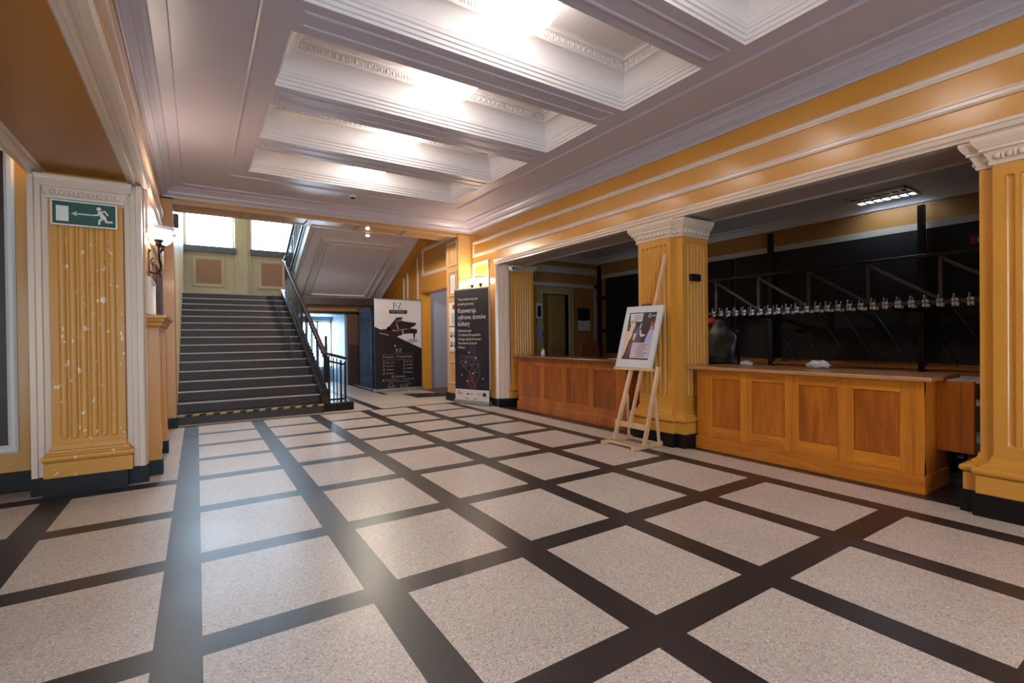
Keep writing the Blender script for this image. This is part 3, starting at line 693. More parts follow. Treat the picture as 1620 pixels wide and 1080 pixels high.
o_ = Vector((0, 12, 2.12)); m = M()
def sp(x, y): return (x, (12-y)*math.hypot(1, .43))
PR2 = [(0, 0), (0, .02), (.02, .05), (.05, .055), (.07, .03), (.08, .010), (.15, .010), (.16, .028), (.185, .032), (.2, .0)]
m.sweep([sp(2.03, 12.04), sp(3.62, 12.04), sp(3.62, 9.78), sp(2.03, 9.78)], [(a, h) for a, h in PR2], True, o_, (1, 0, 0), sl, nn)
m.sweep([sp(1.80, 12.1), sp(3.88, 12.1), sp(3.88, 8.1), sp(1.80, 8.1)], [(0, 0), (0, .03), (.03, .035), (.05, .01), (.06, 0)], True, o_, (1, 0, 0), sl, nn)
m.build('soffit_frame', mat('grey_soffit_trim', (214, 202, 198), .26, spec=.55), t)
m = M(); m.prism([(0, 12.12, zb(12.12)), (0, 7.95, zb(7.95)), (0, 7.95, zb(7.95)+.40), (0, 12.12, zb(12.12)+.40)], (1.77, 0, 0), (1.80, 0, 0)); m.build('stringer', mat('white_stringer', (206, 208, 210), .35), t)
t = thing('upper_railing', 'dark iron railing of the upper stair flight, seen edge on', 'railing', (1.74, 11.9, 2.6)); t['kind'] = 'thing'
m = M(); m.bar((1.73, 12.0, 3.04), (1.73, 8.02, 3.04+.45*3.98), .06, .05); m.build('handrail', RAILW, t, bevel=.01)
m = M(); m.bar((1.73, 12.0, 2.40), (1.73, 8.02, 2.40+.45*3.98), .03, .06); m.bar((1.73, 12.0, 2.92), (1.73, 8.02, 2.92+.45*3.98), .012, .03); m.build('cross_bar', IRON, t)
for i in range(32):
    y = 11.95 - i*.122; m = M(); m.box(1.723, 1.737, y-.007, y+.007, 2.40+.45*(12-y), 3.02+.45*(12-y)); m.build('baluster', IRON, t)

# dark blue cupboard under the upper flight
t = thing('cupboard', 'dark blue painted cupboard under the upper stair, behind the piano banner', 'cupboard', (3.7, 11.2, 0))
m = M(); m.box(3.26, 4.12, 10.75, 11.75, 0, 1.78); m.build('body', BLUED, t, bevel=.004)
m = M(); m.sweep([(4.12, 10.75), (3.26, 10.75), (3.26, 11.75)], [(-.03, 1.76), (.0, 1.76), (.012, 1.775), (.03, 1.80), (.05, 1.815), (.05, 1.83), (-.03, 1.83)]); m.box(3.26, 4.12, 10.75, 11.75, 1.78, 1.829); m.build('cornice', BLUED, t)
m = M(); m.box(3.258, 3.262, 10.9, 11.6, .25, 1.6); m.build('door_panel', mat('dark_blue_panel', (32, 44, 66), .8, spec=.15), t)
# floor mat
o = M().add([(3.46, 9.38, .006), (3.47, 8.62, .006), (4.08, 8.5, .006), (4.12, 9.1, .006), (3.46, 9.38, 0), (3.47, 8.62, 0), (4.08, 8.5, 0), (4.12, 9.1, 0)], [(0, 1, 2, 3), (0, 4, 5, 1), (1, 5, 6, 2), (2, 6, 7, 3), (3, 7, 4, 0)]).build('door_mat', mat('black_mat', (30, 28, 30), .9, bump=.4, bscale=120))
tag(o, 'black floor mat lying before the grey side door', 'mat')
# ---------------------------------------------------------------- flat artwork helpers (local plane: x right, z up, y towards us is negative)
def text(m, s, x, z, size, y=-.004, align='LEFT', sx=1.0):
    cu = bpy.data.curves.new('t', 'FONT'); cu.body = s; cu.size = size; cu.align_x = align; cu.resolution_u = 2
    ob = bpy.data.objects.new('t', cu); me = bpy.data.meshes.new_from_object(ob)
    m.add([(x+v.co.x*sx, y, z+v.co.y) for v in me.vertices], [tuple(p.vertices) for p in me.polygons])
    bpy.data.objects.remove(ob); bpy.data.meshes.remove(me); bpy.data.curves.remove(cu)
def shape(m, pts, y, mi=None):
    a = sum(pts[i][0]*pts[(i+1) % len(pts)][1] - pts[(i+1) % len(pts)][0]*pts[i][1] for i in range(len(pts)))
    if a < 0: pts = pts[::-1]
    m.add([(x, y, z) for x, z in pts], [tuple(range(len(pts)))], False, mi)
def disc(m, x, z, r, y, mi=None, n=20, rz=None): shape(m, [(x+r*cos(2*pi*i/n), z+(rz or r)*sin(2*pi*i/n)) for i in range(n)], y, mi)
def ring(m, x, z, r, t, y, n=24):
    m.add([(x+q*cos(2*pi*i/n), y, z+q*sin(2*pi*i/n)) for i in range(n) for q in (r, r-t)], [(2*i, 2*((i+1) % n), 2*((i+1) % n)+1, 2*i+1) for i in range(n)])
def line(m, x0, z0, x1, z1, t, y):
    d = Vector((x1-x0, z1-z0)).normalized(); a = Vector((-d.y, d.x))*t/2
    shape(m, [(x0+a.x, z0+a.y), (x0-a.x, z0-a.y), (x1-a.x, z1-a.y), (x1+a.x, z1+a.y)], y)
def words(m, x, z, w_, h, y, seed):           # writing too small to read: word-length strokes
    r = random.Random(seed); p = x
    while p < x+w_:
        L = min(r.uniform(.5, 1.6)*h*3, x+w_-p)
        if L < h*.4: break
        q = p
        while q < p+L-h*.2:
            k = r.uniform(.3, .6)*h; hh = h*r.choice((.62, .62, .62, .95)); shape(m, [(q, z), (q+k*.55, z), (q+k*.55, z+hh), (q, z+hh)], y); q += k
        p += L + h*.45
def serif_FZ(m, x, z, s, y):
    R_ = lambda a, b, c, d: shape(m, [(x+a*s, z+c*s), (x+b*s, z+c*s), (x+b*s, z+d*s), (x+a*s, z+d*s)], y)
    R_(.10, .24, 0, 1); R_(0, .34, 0, .05); R_(0, .66, .95, 1); R_(.62, .66, .78, .97); R_(.2, .52, .50, .56); R_(.5, .54, .42, .64)
    text(m, '&', x+.42*s, z+.42*s, .46*s, y)
    R_(.86, 1.5, .95, 1); R_(.86, .90, .76, .97); R_(.82, 1.52, 0, .05); R_(1.48, 1.52, .02, .24)
    shape(m, [(x+1.36*s, z+.96*s), (x+1.5*s, z+.96*s), (x+.98*s, z+.04*s), (x+.83*s, z+.04*s)], y)
def banner_stand(label, loc, rz, wid, hgt, group=None):
    t = thing('banner_stand', label, 'banner', loc, rz, group)
    m = M(); m.box(-.01, wid+.01, -.02, .06, .012, .07); m.box(-.012, -.01, -.02, .06, .01, .075); m.build('base', ALU, t, bevel=.008, local=True)
    for x in (.18*wid, .82*wid): m = M(); m.box(x-.03, x+.03, -.10, .13, 0, .014); m.build('foot', ALU, t, bevel=.003, local=True)
    m = M(); m.tube([(wid/2, .035, .05), (wid/2, .02, hgt)], .011); m.build('pole', ALU, t, local=True)
    m = M(); m.box(-.003, wid+.003, -.006, .012, hgt-.012, hgt+.012); m.build('top_rail', ALU, t, bevel=.003, local=True)
    return t
# ---- piano banner
W_, H_ = 1.03, 1.945
t = banner_stand('wide black and white roll-up banner with a grand piano, by the blue cupboard', (3.083, 9.965, 0), 0, W_, H_)
BW = mat('banner_white', (204, 198, 200), .45); BK = mat('banner_black', (26, 22, 25), .4); PK = mat('piano_black', (42, 30, 34), .35)
GB = mat('print_grey', (168, 162, 166), .5); OR = mat('print_copper', (176, 112, 80), .5)
def bx(p): return ((p[0]-5)*.001035, H_ - (p[1]-50)*.000998)
m = M(); m.box(0, W_, -.002, .002, .07, H_-.01); pr = m.build('print', BW, t, local=True); pr['label'] = 'printed banner sheet, white above and black below'
m = M(); shape(m, [bx(p) for p in [(5, 625), (120, 680), (480, 845), (1000, 1095)]] + [(W_, .07), (0, .07)], -.0028); m.build('black_field', BK, pr, local=True)
m = M(); disc(m, *bx((800, 930)), .13, -.0030, rz=.045); m.build('shadow_patch', mat('print_shadow', (160, 150, 156), .5), pr, local=True)
m = M(); y = -.0036
for q in [[(290, 640), (465, 430), (600, 425), (560, 490), (640, 515), (900, 545), (860, 600), (750, 660), (520, 692), (370, 692), (250, 700)],
          [(250, 690), (270, 625), (300, 630), (330, 690)],
          [(100, 690), (250, 672), (370, 690), (600, 690), (760, 660), (905, 680), (905, 765), (610, 780), (580, 800), (420, 850), (320, 820), (100, 760)],
          [(815, 760), (868, 760), (845, 905), (832, 905)]]: shape(m, [bx(p) for p in q], y)
m.build('piano_picture', PK, pr, local=True)
m = M(); y = -.0044
shape(m, [bx(p) for p in [(110, 752), (300, 800), (300, 816), (105, 768)]], y); shape(m, [bx(p) for p in [(452, 560), (468, 553), (512, 682), (495, 686)]], y)
shape(m, [bx(p) for p in [(580, 712), (606, 712), (606, 778), (580, 785)]], y); disc(m, *bx((425, 1032)), .018, y)
for a, b, c, d in ((440, 500, 600, 470), (450, 520, 560, 505)): line(m, *bx((a, b)), *bx((c, d)), .006, y)
m.build('piano_detail', GB, pr, local=True)
m = M(); shape(m, [bx(p) for p in [(365, 690), (500, 702), (608, 690), (608, 704), (390, 722)]], -.0048); m.build('piano_strings', OR, pr, local=True)
m = M(); serif_FZ(m, *bx((388, 243)), .128, -.003); shape(m, [bx(p) for p in [(310, 270), (690, 270), (690, 350), (310, 350)]], -.003); m.build('logo', INK, pr, local=True)
m = M(); y = -.0046
text(m, 'FORTEPIANY', *bx((345, 328)), .058, y, sx=.92)
serif_FZ(m, *bx((435, 1012+165)), .088, y)
text(m, 'P', *bx((170, 1012+275)), .078, y); text(m, 'IANINA', *bx((222, 1012+275)), .055, y, sx=.95); text(m, 'I', *bx((432, 1012+275)), .055, y); text(m, 'F', *bx((475, 1012+275)), .078, y); text(m, 'ORTEPIANY', *bx((522, 1012+275)), .055, y, sx=.95)
line(m, *bx((150, 1012+318)), *bx((835, 1012+308)), .003, y); line(m, *bx((150, 1012+195)), *bx((835, 1012+190)), .002, y)
for i, (a, b) in enumerate(((385, 370), (455, 440), (530, 515), (610, 600))):
    for k, (x0, zz_, ww) in enumerate(((232, a, .175), (660, b, .15))):
        words(m, *bx((x0, 1012+zz_)), ww, .026, y, i*7+k); xx, z2 = bx((x0-50, 1012+zz_-10)); disc(m, xx, z2-.008, .011, y); line(m, xx+.008, z2-.008, xx+.008, z2+.042, .005, y); line(m, xx+.008, z2+.042, xx+.018, z2+.02, .005, y)
ring(m, *bx((375, 1012+672)), .028, .008, y); words(m, *bx((430, 1012+685)), .21, .032, y, 91)
words(m, *bx((215, 1012+745)), .32, .018, y, 92); words(m, *bx((570, 1012+738)), .27, .018, y, 93); words(m, *bx((275, 1012+785)), .47, .018, y, 94); disc(m, *bx((175, 1012+742)), .018, y)
ring(m, *bx((335, 1012+860)), .05, .006, y); words(m, *bx((235, 1012+885)), .21, .022, y, 95); words(m, *bx((310, 1012+912)), .06, .02, y, 96)
ring(m, *bx((560, 1012+880)), .036, .006, y); text(m, 'PT', *bx((532, 1012+905)), .04, y)
for i in range(4): words(m, *bx((620, 1012+842+i*24)), (.16, .09, .08, .12)[i], .014, y, 100+i)
m.build('lettering', GB, pr, local=True)['kind'] = 'stuff'
# ---- navy project banner
pL, pR = Vector((3.70, 7.485)), Vector((3.968, 6.80)); d = pR-pL; W_ = d.length; H_ = 1.93
t = banner_stand('narrow navy roll-up banner about digital conversion of culture houses, under the right wall lamp', (pL.x, pL.y, 0), math.atan2(d.y, d.x), W_, H_)
NAVY = mat('banner_navy', (34, 32, 44), .4); NW = mat('banner_pale', (206, 200, 200), .45)
m = M(); m.box(0, W_, -.002, .002, .07, H_-.01); m.cm = 1; m.quad((0, -.0026, .07), (W_, -.0026, .07), (W_, -.0026, .25), (0, -.0026, .25))
pr = m.build('print', [NAVY, NW], t, local=True)
m = M(); y = -.0034; k = W_/.735
for s, x, z, sz in (('Tutaj realizowany jest', .075, 1.745, .062), ('projekt grantowy:', .075, 1.665, .062), ('Konwersja', .075, 1.535, .115), ('cyfrowa domów', .075, 1.425, .115), ('kultury', .075, 1.315, .115),
                    ('dofinansowana', .075, 1.215, .062), ('z Funduszy Europejskich,', .075, 1.145, .062), ('którego operatorem jest', .075, 1.075, .062), ('Narodowe Centrum', .075, 1.005, .062), ('Kultury', .075, .935, .062)):
    text(m, s, x*k, z, sz, y, sx=.80*k)
m.build('lettering', mat('print_white', (214, 210, 212), .5), pr, local=True)['kind'] = 'stuff'
m = M(); shape(m, [(.27*k, .72), (.50*k, .72), (.45*k, .98), (.33*k, .98)], -.003); m.build('blue_ray', mat('print_blue', (38, 44, 66), .5), pr, local=True)
m = M(); shape(m, [(.33*k, .25), (.46*k, .25), (.50*k, .40), (.44*k, .52), (.34*k, .50), (.29*k, .38)], -.003); m.build('red_ray', mat('print_red', (66, 28, 36), .5), pr, local=True)
G = {'a': (.14, .80), 'b': (.30, .80), 'c': (.47, .78), 'd': (.12, .70), 'e': (.23, .74), 'f': (.38, .66), 'g': (.52, .68), 'h': (.19, .63), 'i': (.55, .54), 'j': (.33, .53), 'k': (.27, .38), 'l': (.38, .40), 'm': (.33, .29), 'n': (.44, .30), 'o': (.44, .54)}
m = M(); y = -.0038
for e in 'ab bc ad de eb ef fc cg fg dh he hf hj fj fo og gi oi jo jk jl kl km ln mn in lo ih'.split():
    if e == 'ih': continue
    (a, b), (c, dd) = G[e[0]], G[e[1]]; line(m, a*k, b, c*k, dd, .0045, y)
m.build('net_drawing', mat('print_lilac', (150, 130, 140), .5), pr, local=True)
m = M()
for q in ((.31, .87), (.46, .78), (.245, .70), (.15, .49), (.39, .52), (.61, .44), (.27, .39)): disc(m, q[0]*k, q[1], .012, -.0042, n=10)
m.build('net_dots', mat('print_bright', (230, 226, 224), .5), pr, local=True)
m = M(); y = -.0034
shape(m, [(.08*k, .16), (.10*k, .16), (.10*k, .225), (.08*k, .225)], y); words(m, .11*k, .18, .07, .02, y, 3); words(m, .11*k, .155, .05, .02, y, 4)
shape(m, [(.25*k, .165), (.31*k, .165), (.31*k, .185), (.25*k, .185)], y); words(m, .32*k, .17, .10, .022, y, 5); words(m, .48*k, .185, .10, .016, y, 6); words(m, .48*k, .16, .10, .016, y, 7)
words(m, .23*k, .09, .09, .03, y, 8); words(m, .40*k, .09, .09, .03, y, 9)
m.build('small_print', mat('print_dark', (60, 54, 62), .5), pr, local=True)
m = M(); shape(m, [(.60*k, .145), (.67*k, .145), (.67*k, .205), (.60*k, .205)], -.0034); m.build('flag_emblem', mat('print_flag_navy', (30, 34, 74), .5), pr, local=True)

# ---- easel with framed poster
t = thing('easel', 'pale pine studio easel holding the framed poster, before the middle column', 'easel', (3.75, 3.48, 0))
def ex(z): return 3.685 + .160*z
def ey(z): return -.115*z
for nm, (a, b) in (('runner', ((3.465, 3.665), (4.0, 3.69))), ('runner', ((3.48, 3.268), (4.0, 3.285)))):
    m = M(); m.bar((*a, .022), (*b, .022), .026, .042); m.build(nm, PINE, t, bevel=.003)
for x in (3.548, 3.86):
    m = M(); m.bar((x, 3.66, .03), (x+.003, 3.285, .03), .022, .022); m.build('cross_bar', PINE, t, bevel=.002)
for y0 in (3.70, 3.295):
    zt = .80; m = M(); m.bar((ex(.035)-.008, y0+.0, .035), (ex(zt)+.012, y0+ey(zt)+(.03 if y0 < 3.4 else -.03), zt), .03, .04, (1, 0, 0)); m.build('leg', PINE, t, bevel=.003)
    m = M(); m.bar((3.885, y0-.01, .04), (ex(.5)+.03, y0+ey(.5)+(.02 if y0 < 3.4 else -.02), .5), .02, .028, (1, 0, 0)); m.build('brace', PINE, t, bevel=.002)
m = M(); m.bar((ex(.2)+.0, 3.72, .195), (ex(.2)+.0, 3.265, .195), .022, .055, (0, 0, 1)); m.build('spreader', PINE, t, bevel=.003)
m = M(); m.bar((ex(.15)+.03, 3.545, .155), (3.985, 3.265, 1.93), .022, .035, (1, 0, 0)); m.build('mast', PINE, t, bevel=.003)
m = M(); m.bar((3.80, 3.80, .765), (3.80, 3.27, .765), .05, .024, (0, 0, 1)); m.build('ledge', PINE, t, bevel=.003)
m = M(); m.box(3.885, 3.925, 3.40, 3.50, 1.418, 1.44); m.build('top_clamp', mat('brown_clamp', (110, 76, 56), .5), t, bevel=.003)
BL, BR, TL, TR = Vector((3.795, 3.786, .778)), Vector((3.795, 3.292, .777)), Vector((3.90, 3.70, 1.418)), Vector((3.90, 3.212, 1.412))
pn = (BR-BL).cross(TL-BL).normalized()
if pn.x > 0: pn = -pn
def Q(a, b, n_=0): return BL + (BR-BL)*a + (TL-BL)*b + (TR-TL-BR+BL)*a*b + pn*n_
def qbox(m, a0, a1, b0, b1, n0, n1): m.hexa([Q(a0, b0, n0), Q(a1, b0, n0), Q(a1, b1, n0), Q(a0, b1, n0), Q(a0, b0, n1), Q(a1, b0, n1), Q(a1, b1, n1), Q(a0, b1, n1)])
p = thing('framed_poster', 'white framed theatre poster standing on the pine easel', 'poster', tuple(BL))
m = M()
for q in ((0, 1, 0, .135), (0, 1, .895, 1), (0, .115, .13, .90), (.865, 1, .13, .90)): qbox(m, *q, -.012, .012)
m.build('frame', mat('white_frame', (206, 204, 204), .35), p, bevel=.003)
def qs(m, pts, lay): 
    m.add([Q(.115+.75*x, .135+.76*z, .003+lay*.0007) for x, z in pts], [tuple(range(len(pts)))])
sheet = M(); qbox(sheet, .10, .88, .12, .91, -.008, .003); sh = sheet.build('poster_sheet', mat('print_dark_stage', (52, 44, 48), .35), p)
def art(nm, col, polys, lay):
    m = M()
    for q in polys: qs(m, q, lay)
    m.build(nm, mat('print_' + nm, col, .5), sh)
# x,z in 0..1 of the sheet
art('cream_gown', (222, 188, 158), [[(.0, .0), (.08, .12), (.16, .40), (.25, .52), (.22, .70), (.12, .80), (.03, .78), (.0, .70)], [(.14, .62), (.24, .60), (.30, .72), (.27, .80), (.16, .80)]], 1)
art('brown_hair', (70, 44, 36), [[(.02, .62), (.10, .60), (.13, .74), (.07, .79), (.02, .76)]], 2)
art('red_skirt', (120, 44, 56), [[(.13, .02), (.22, .02), (.30, .40), (.24, .52), (.18, .40)], [(.42, .30), (.60, .30), (.60, .42), (.50, .52), (.42, .50)]], 1)
art('blue_gown', (86, 92, 124), [[(.24, .10), (.42, .30), (.46, .52), (.48, .68), (.40, .70), (.28, .60), (.30, .45), (.22, .20)]], 2)
art('pale_sleeve', (206, 184, 186), [[(.28, .42), (.36, .42), (.40, .56), (.30, .55)], [(.50, .56), (.56, .48), (.72, .50), (.72, .53), (.58, .55), (.54, .64), (.50, .64)], [(.44, .66), (.50, .66), (.54, .76), (.50, .77)]], 3)
art('dark_hair', (34, 26, 30), [[(.38, .66), (.45, .66), (.48, .74), (.42, .76)]], 3)
art('lilac_shirt', (168, 168, 202), [[(.72, .30), (.98, .26), (.99, .62), (.92, .66), (.84, .64), (.76, .46)]], 1)
art('red_hair', (150, 76, 62), [[(.84, .66), (.95, .64), (.98, .76), (.92, .81), (.84, .78)]], 2)
art('face', (196, 146, 126), [[(.86, .62), (.94, .62), (.95, .71), (.86, .71)]], 3)
art('title_box', (206, 200, 200), [[(.08, .81), (.52, .81), (.52, .985), (.03, .985)]], 4)
art('text_box', (196, 178, 184), [[(.30, .03), (.985, .03), (.985, .36), (.32, .36)]], 4)
m = M(); r_ = random.Random(5)
for (x0, z0, n_, w_, st) in ((.12, .95, 4, .32, .038), (.46, .33, 8, .48, .036)):
    for i in range(n_):
        a = x0 + r_.uniform(0, .10); ww = w_*r_.uniform(.55, .95)
        qs(m, [(a, z0-i*st-.013), (a+ww, z0-i*st-.013), (a+ww, z0-i*st), (a, z0-i*st)], 6)
m.build('small_print', mat('print_grey_text', (120, 108, 116), .5), sh)
m = M()
for i in range(16):
    a0, a1 = 2*pi*i/16, 2*pi*(i+1)/16
    qs(m, [(.76+.055*cos(a0), .93+.042*sin(a0)), (.76+.055*cos(a1), .93+.042*sin(a1)), (.76+.035*cos(a1), .93+.026*sin(a1)), (.76+.035*cos(a0), .93+.026*sin(a0))], 2)
for i in range(4): qs(m, [(.85+i*.03, .915), (.87+i*.03, .915), (.87+i*.03, .94), (.85+i*.03, .94)], 2)
m.build('emblem', mat('print_emblem', (214, 210, 210), .5), sh)

# ---- exit sign
t = thing('exit_sign', 'green emergency exit sign with arrow and running figure on the chipped pilaster', 'sign', (-.868, 4.715, 1.955))
m = M(); m.box(0, .374, -.006, .006, 0, .182); m.build('board', SIGNW, t, local=True)
m = M(); m.quad((.010, -.0068, .010), (.364, -.0068, .010), (.364, -.0068, .172), (.010, -.0068, .172)); m.build('green_field', GREEN, t, local=True)
m = M(); y = -.0076
shape(m, [(.030, .030), (.098, .030), (.098, .140), (.030, .140)], y)
line(m, .125, .090, .235, .090, .008, y); shape(m, [(.112, .090), (.148, .110), (.136, .094), (.136, .086), (.148, .070)], y)
disc(m, .268, .140, .0135, y); 
for pts in ([(.262, .124), (.282, .122), (.312, .075), (.298, .062), (.276, .078)],): shape(m, pts, y)
def limb(pts, t_):
    for a, b in zip(pts[:-1], pts[1:]): line(m, *a, *b, t_, y); disc(m, *b, t_/2, y-.0002, n=10)
limb([(.280, .120), (.302, .126), (.318, .100)], .010); limb([(.268, .116), (.262, .094), (.240, .092)], .010)
limb([(.304, .070), (.310, .048), (.342, .050)], .013); limb([(.290, .068), (.272, .058), (.268, .030)], .013)
m.build('symbol', SIGNW, t, local=True)

# ---- ceiling globe lamps
gp = [(0, 3.155), (.05, 3.157), (.10, 3.165), (.15, 3.186), (.185, 3.216), (.20, 3.246), (.203, 3.262), (.225, 3.268), (.240, 3.285), (.238, 3.31), (.215, 3.335), (.17, 3.352), (.11, 3.36)]
proto = None
LN = ['globe lamp far back behind the camera', 'globe lamp behind the camera', 'globe lamp in the coffer straight above the camera', 'globe lamp in the nearest coffer, just above the picture edge',
      'large bright globe lamp cut by the top edge of the picture', 'bright globe lamp half hidden by a beam, second from the picture top', 'bright globe lamp of which only a sliver shows below a beam', 'globe lamp in the farthest coffer, hidden by the last beam']
for i, (a, b) in enumerate(COF):
    loc = (1.848, (a+b)/2, 0); lab = 'white ' + LN[i]
    if proto is None:
        proto = thing('ceiling_lamp', lab, 'lamp', loc, 0, 'globe lamps in the ceiling coffers')
        M().lathe(gp, (0, 0, 0), 40).build('globe', GLOBEM, proto, local=True)
        M().lathe([(.12, 3.358), (.13, 3.37), (.13, 3.395), (.10, 3.412)], (0, 0, 0), 32, capped=True).build('canopy', ALU, proto, local=True)
    else: dup(proto, loc, None, lab)

dup(proto, (1.0, 11.2, 1.98), None, 'added white globe lamp brightening the stair hall, unseen above the picture edge')['group'] = 'added fill lamp of the stair hall'  # extra globe out of view, added to brighten the stair hall
dup(proto, (4.85, 9.1, -.815), None, 'added white globe lamp brightening the side vestibule, unseen behind the grey door casing')['group'] = 'added fill lamp of the vestibule'  # hidden globe added so the grey door area is lit
# ---- wall lamps with two frosted bowls on wrought iron arms (local: wall at x=0, room towards +x)
t = thing('wall_lamp', 'wrought iron wall lamp with glowing glass bowls beside the fluted exit pilaster', 'lamp', (-.352, 5.32, 0), 0, 'wall lamps with glass bowls')
m = M(); m.box(0, .012, -.022, .022, 1.66, 1.90); m.ball((.012, 0, 1.91), .012, .02, .02); m.ball((.012, 0, 1.65), .012, .02, .02); m.build('back_plate', IRON, t, local=True, bevel=.003)
for s in (-1, 1):
    m = M(); m.tube([(.01, 0, 1.72)] + [(.01+.085*sin(a), s*.145*(1-cos(a))*.5*1.0 + s*.0, 1.72-.02*sin(2*a)+.10*(1-cos(a))*.5) for a in [i*pi/8 for i in range(1, 5)]] + [(.088, s*.11, 1.82), (.086, s*.135, 1.87), (.085, s*.145, 1.93)], .009)
    m.lathe([(.0, 1.925), (.018, 1.93), (.03, 1.945), (.022, 1.955), (.034, 1.97), (.04, 1.985), (.02, 1.99)], (.085, s*.145, 0), 18)
    m.tube([(.085+.03*cos(a)-.03, s*.10, 1.80+.03*sin(a)) for a in [i*pi/6 for i in range(10)]], .005)
    m.build('arm', IRON, t, local=True)
    m = M(); m.lathe([(.015, 1.988), (.05, 1.99), (.075, 2.01), (.092, 2.035), (.10, 2.06)], (.085, s*.145, 0), 24); g = m.build('bowl', BOWLM, t, local=True)
    m = M(); vs = []
    pr_ = [(.10, 2.06), (.112, 2.075), (.122, 2.088), (.116, 2.088), (.098, 2.064)]
    m.lathe(pr_, (.085, s*.145, 0), 24); m.build('rim', RIMM, g, local=True)
dup(t, (4.048, 7.18, .035), pi, 'wrought iron wall lamp with glowing glass bowls above the navy banner')

# ---- fluorescent louvre light in the cloakroom
t = thing('louvre_light', 'square louvre light half lit in the cloakroom ceiling', 'lamp', (6.72, 2.36, 2.70)); x0, x1, y0, y1 = 6.44, 6.99, 2.07, 2.66
bpy.context.view_layer.update()
m = M()
for q in ((x0, x1, y0, y0+.02), (x0, x1, y1-.02, y1), (x0, x0+.02, y0, y1), (x1-.02, x1, y0, y1)): m.box(*q, 2.672, 2.699)
m.box(x0, x1, y0, y1, 2.695, 2.699); m.build('housing', WHITE, t)
m = M()
for i in range(1, 7): y = y0 + (y1-y0)*i/7; m.prism([(x0+.02, y-.012, 2.674), (x0+.02, y+.012, 2.674), (x0+.02, y+.004, 2.694), (x0+.02, y-.004, 2.694)], (0, 0, 0), (x1-x0-.04, 0, 0))
for i in range(1, 4): x = x0 + (x1-x0)*i/4; m.prism([(x-.014, y0+.02, 2.674), (x+.014, y0+.02, 2.674), (x+.004, y0+.02, 2.694), (x-.004, y0+.02, 2.694)], (0, 0, 0), (0, y1-y0-.04, 0))
m.build('louvre', mat('louvre_mirror', (150, 155, 162), .3, metal=.7), t)
for i in range(4):
    x = x0 + (x1-x0)*(i+.5)/4; m = M(); m.box(x-.035, x+.035, y0+.025, y1-.025, 2.687, 2.694)
    o = m.build('tube', TUBEM if i > 1 else WHITE, t, bevel=.003)
    if i < 2: o['label'] = 'unlit tube'
# ---- small ceiling things
def detector(label, loc, hang=False):
    t = thing('smoke_detector', label, 'detector', loc)
    M().lathe([(.0, 0), (.045, 0), (.048, -.012), (.04, -.03)], (0, 0, 0), 20).build('base', WHITE, t, local=True)
    M().lathe([(.036, -.03), (.03, -.045), (0, -.048)], (0, 0, 0), 20).build('sensor_head', mat('dark_sensor', (50, 46, 46), .5), t, local=True)
detector('small smoke detector on the hall ceiling near the stairs', (1.817, 6.76, ZC))
detector('small smoke detector on the cloakroom ceiling', (5.6, 2.62, 2.70))
t = thing('spotlight', 'small white ceiling spot under the end lintel', 'lamp', (2.40, 8.06, 2.87))
M().lathe([(0, 0.01), (.03, .01), (.032, -.03), (.030, -.034)], (0, 0, 0), 18).build('body', WHITE, t, local=True)
M().lathe([(.030, -.034), (.026, -.05), (0, -.056)], (0, 0, 0), 18).build('lens', mat('lit_spot_lens', (255, 232, 200), .3, emit=25), t, local=True)
l = bpy.data.lights.new('spot_glow', 'SPOT'); l.energy = 80; l.spot_size = 3.1; l.spot_blend = .1; l.shadow_soft_size = .03; l.color = (1, .88, .72); lo = bpy.data.objects.new('spot_glow', l); COL.objects.link(lo); lo.parent = t; lo.location = (0, 0, -.10)
# ---- camera over the half column
t = thing('security_camera', 'white dome-nosed security camera above the half column', 'camera', (4.24, 6.53, 2.28))
m = M(); m.box(-.03, .05, .0, .06, -.03, .0); m.build('mount', WHITE, t, local=True, bevel=.004)
m = M(); m.lathe([(0, -.08), (.03, -.078), (.046, -.06), (.05, -.03), (.05, .05), (.04, .062), (0, .065)], (0, -.02, -.055), 20, axis=(.25, 1, .25)); m.build('housing', WHITE, t, local=True)
m = M(); m.lathe([(0, 0), (.02, .0), (.02, .012), (0, .016)], (-.022, -.10, -.075), 16, axis=(-.25, -1, -.25)); m.build('lens', INK, t, local=True)
# ---- black switch box on the middle column
t = thing('socket_box', 'small black double switch box on the side of the middle column', 'switch', (4.225, 3.112, 1.69))
m = M(); m.box(-.075, .075, -.03, .0, -.035, .035); m.build('box', INK, t, local=True, bevel=.004)
for x in (-.037, .037): m = M(); m.box(x-.028, x+.028, -.034, -.028, -.026, .026); m.build('rocker', IRON, t, local=True, bevel=.003)
t = thing('loudspeaker', 'small grey loudspeaker on the left pier of the stair opening', 'speaker', (-.235, 7.8, 2.62))
m = M(); m.box(0, .05, -.07, .07, 0, .16); m.build('cabinet', mat('grey_plastic', (86, 86, 96), .5), t, local=True, bevel=.006)
m = M(); m.box(.045, .053, -.055, .055, .015, .145); m.build('grille', IRON, t, local=True, bevel=.003)
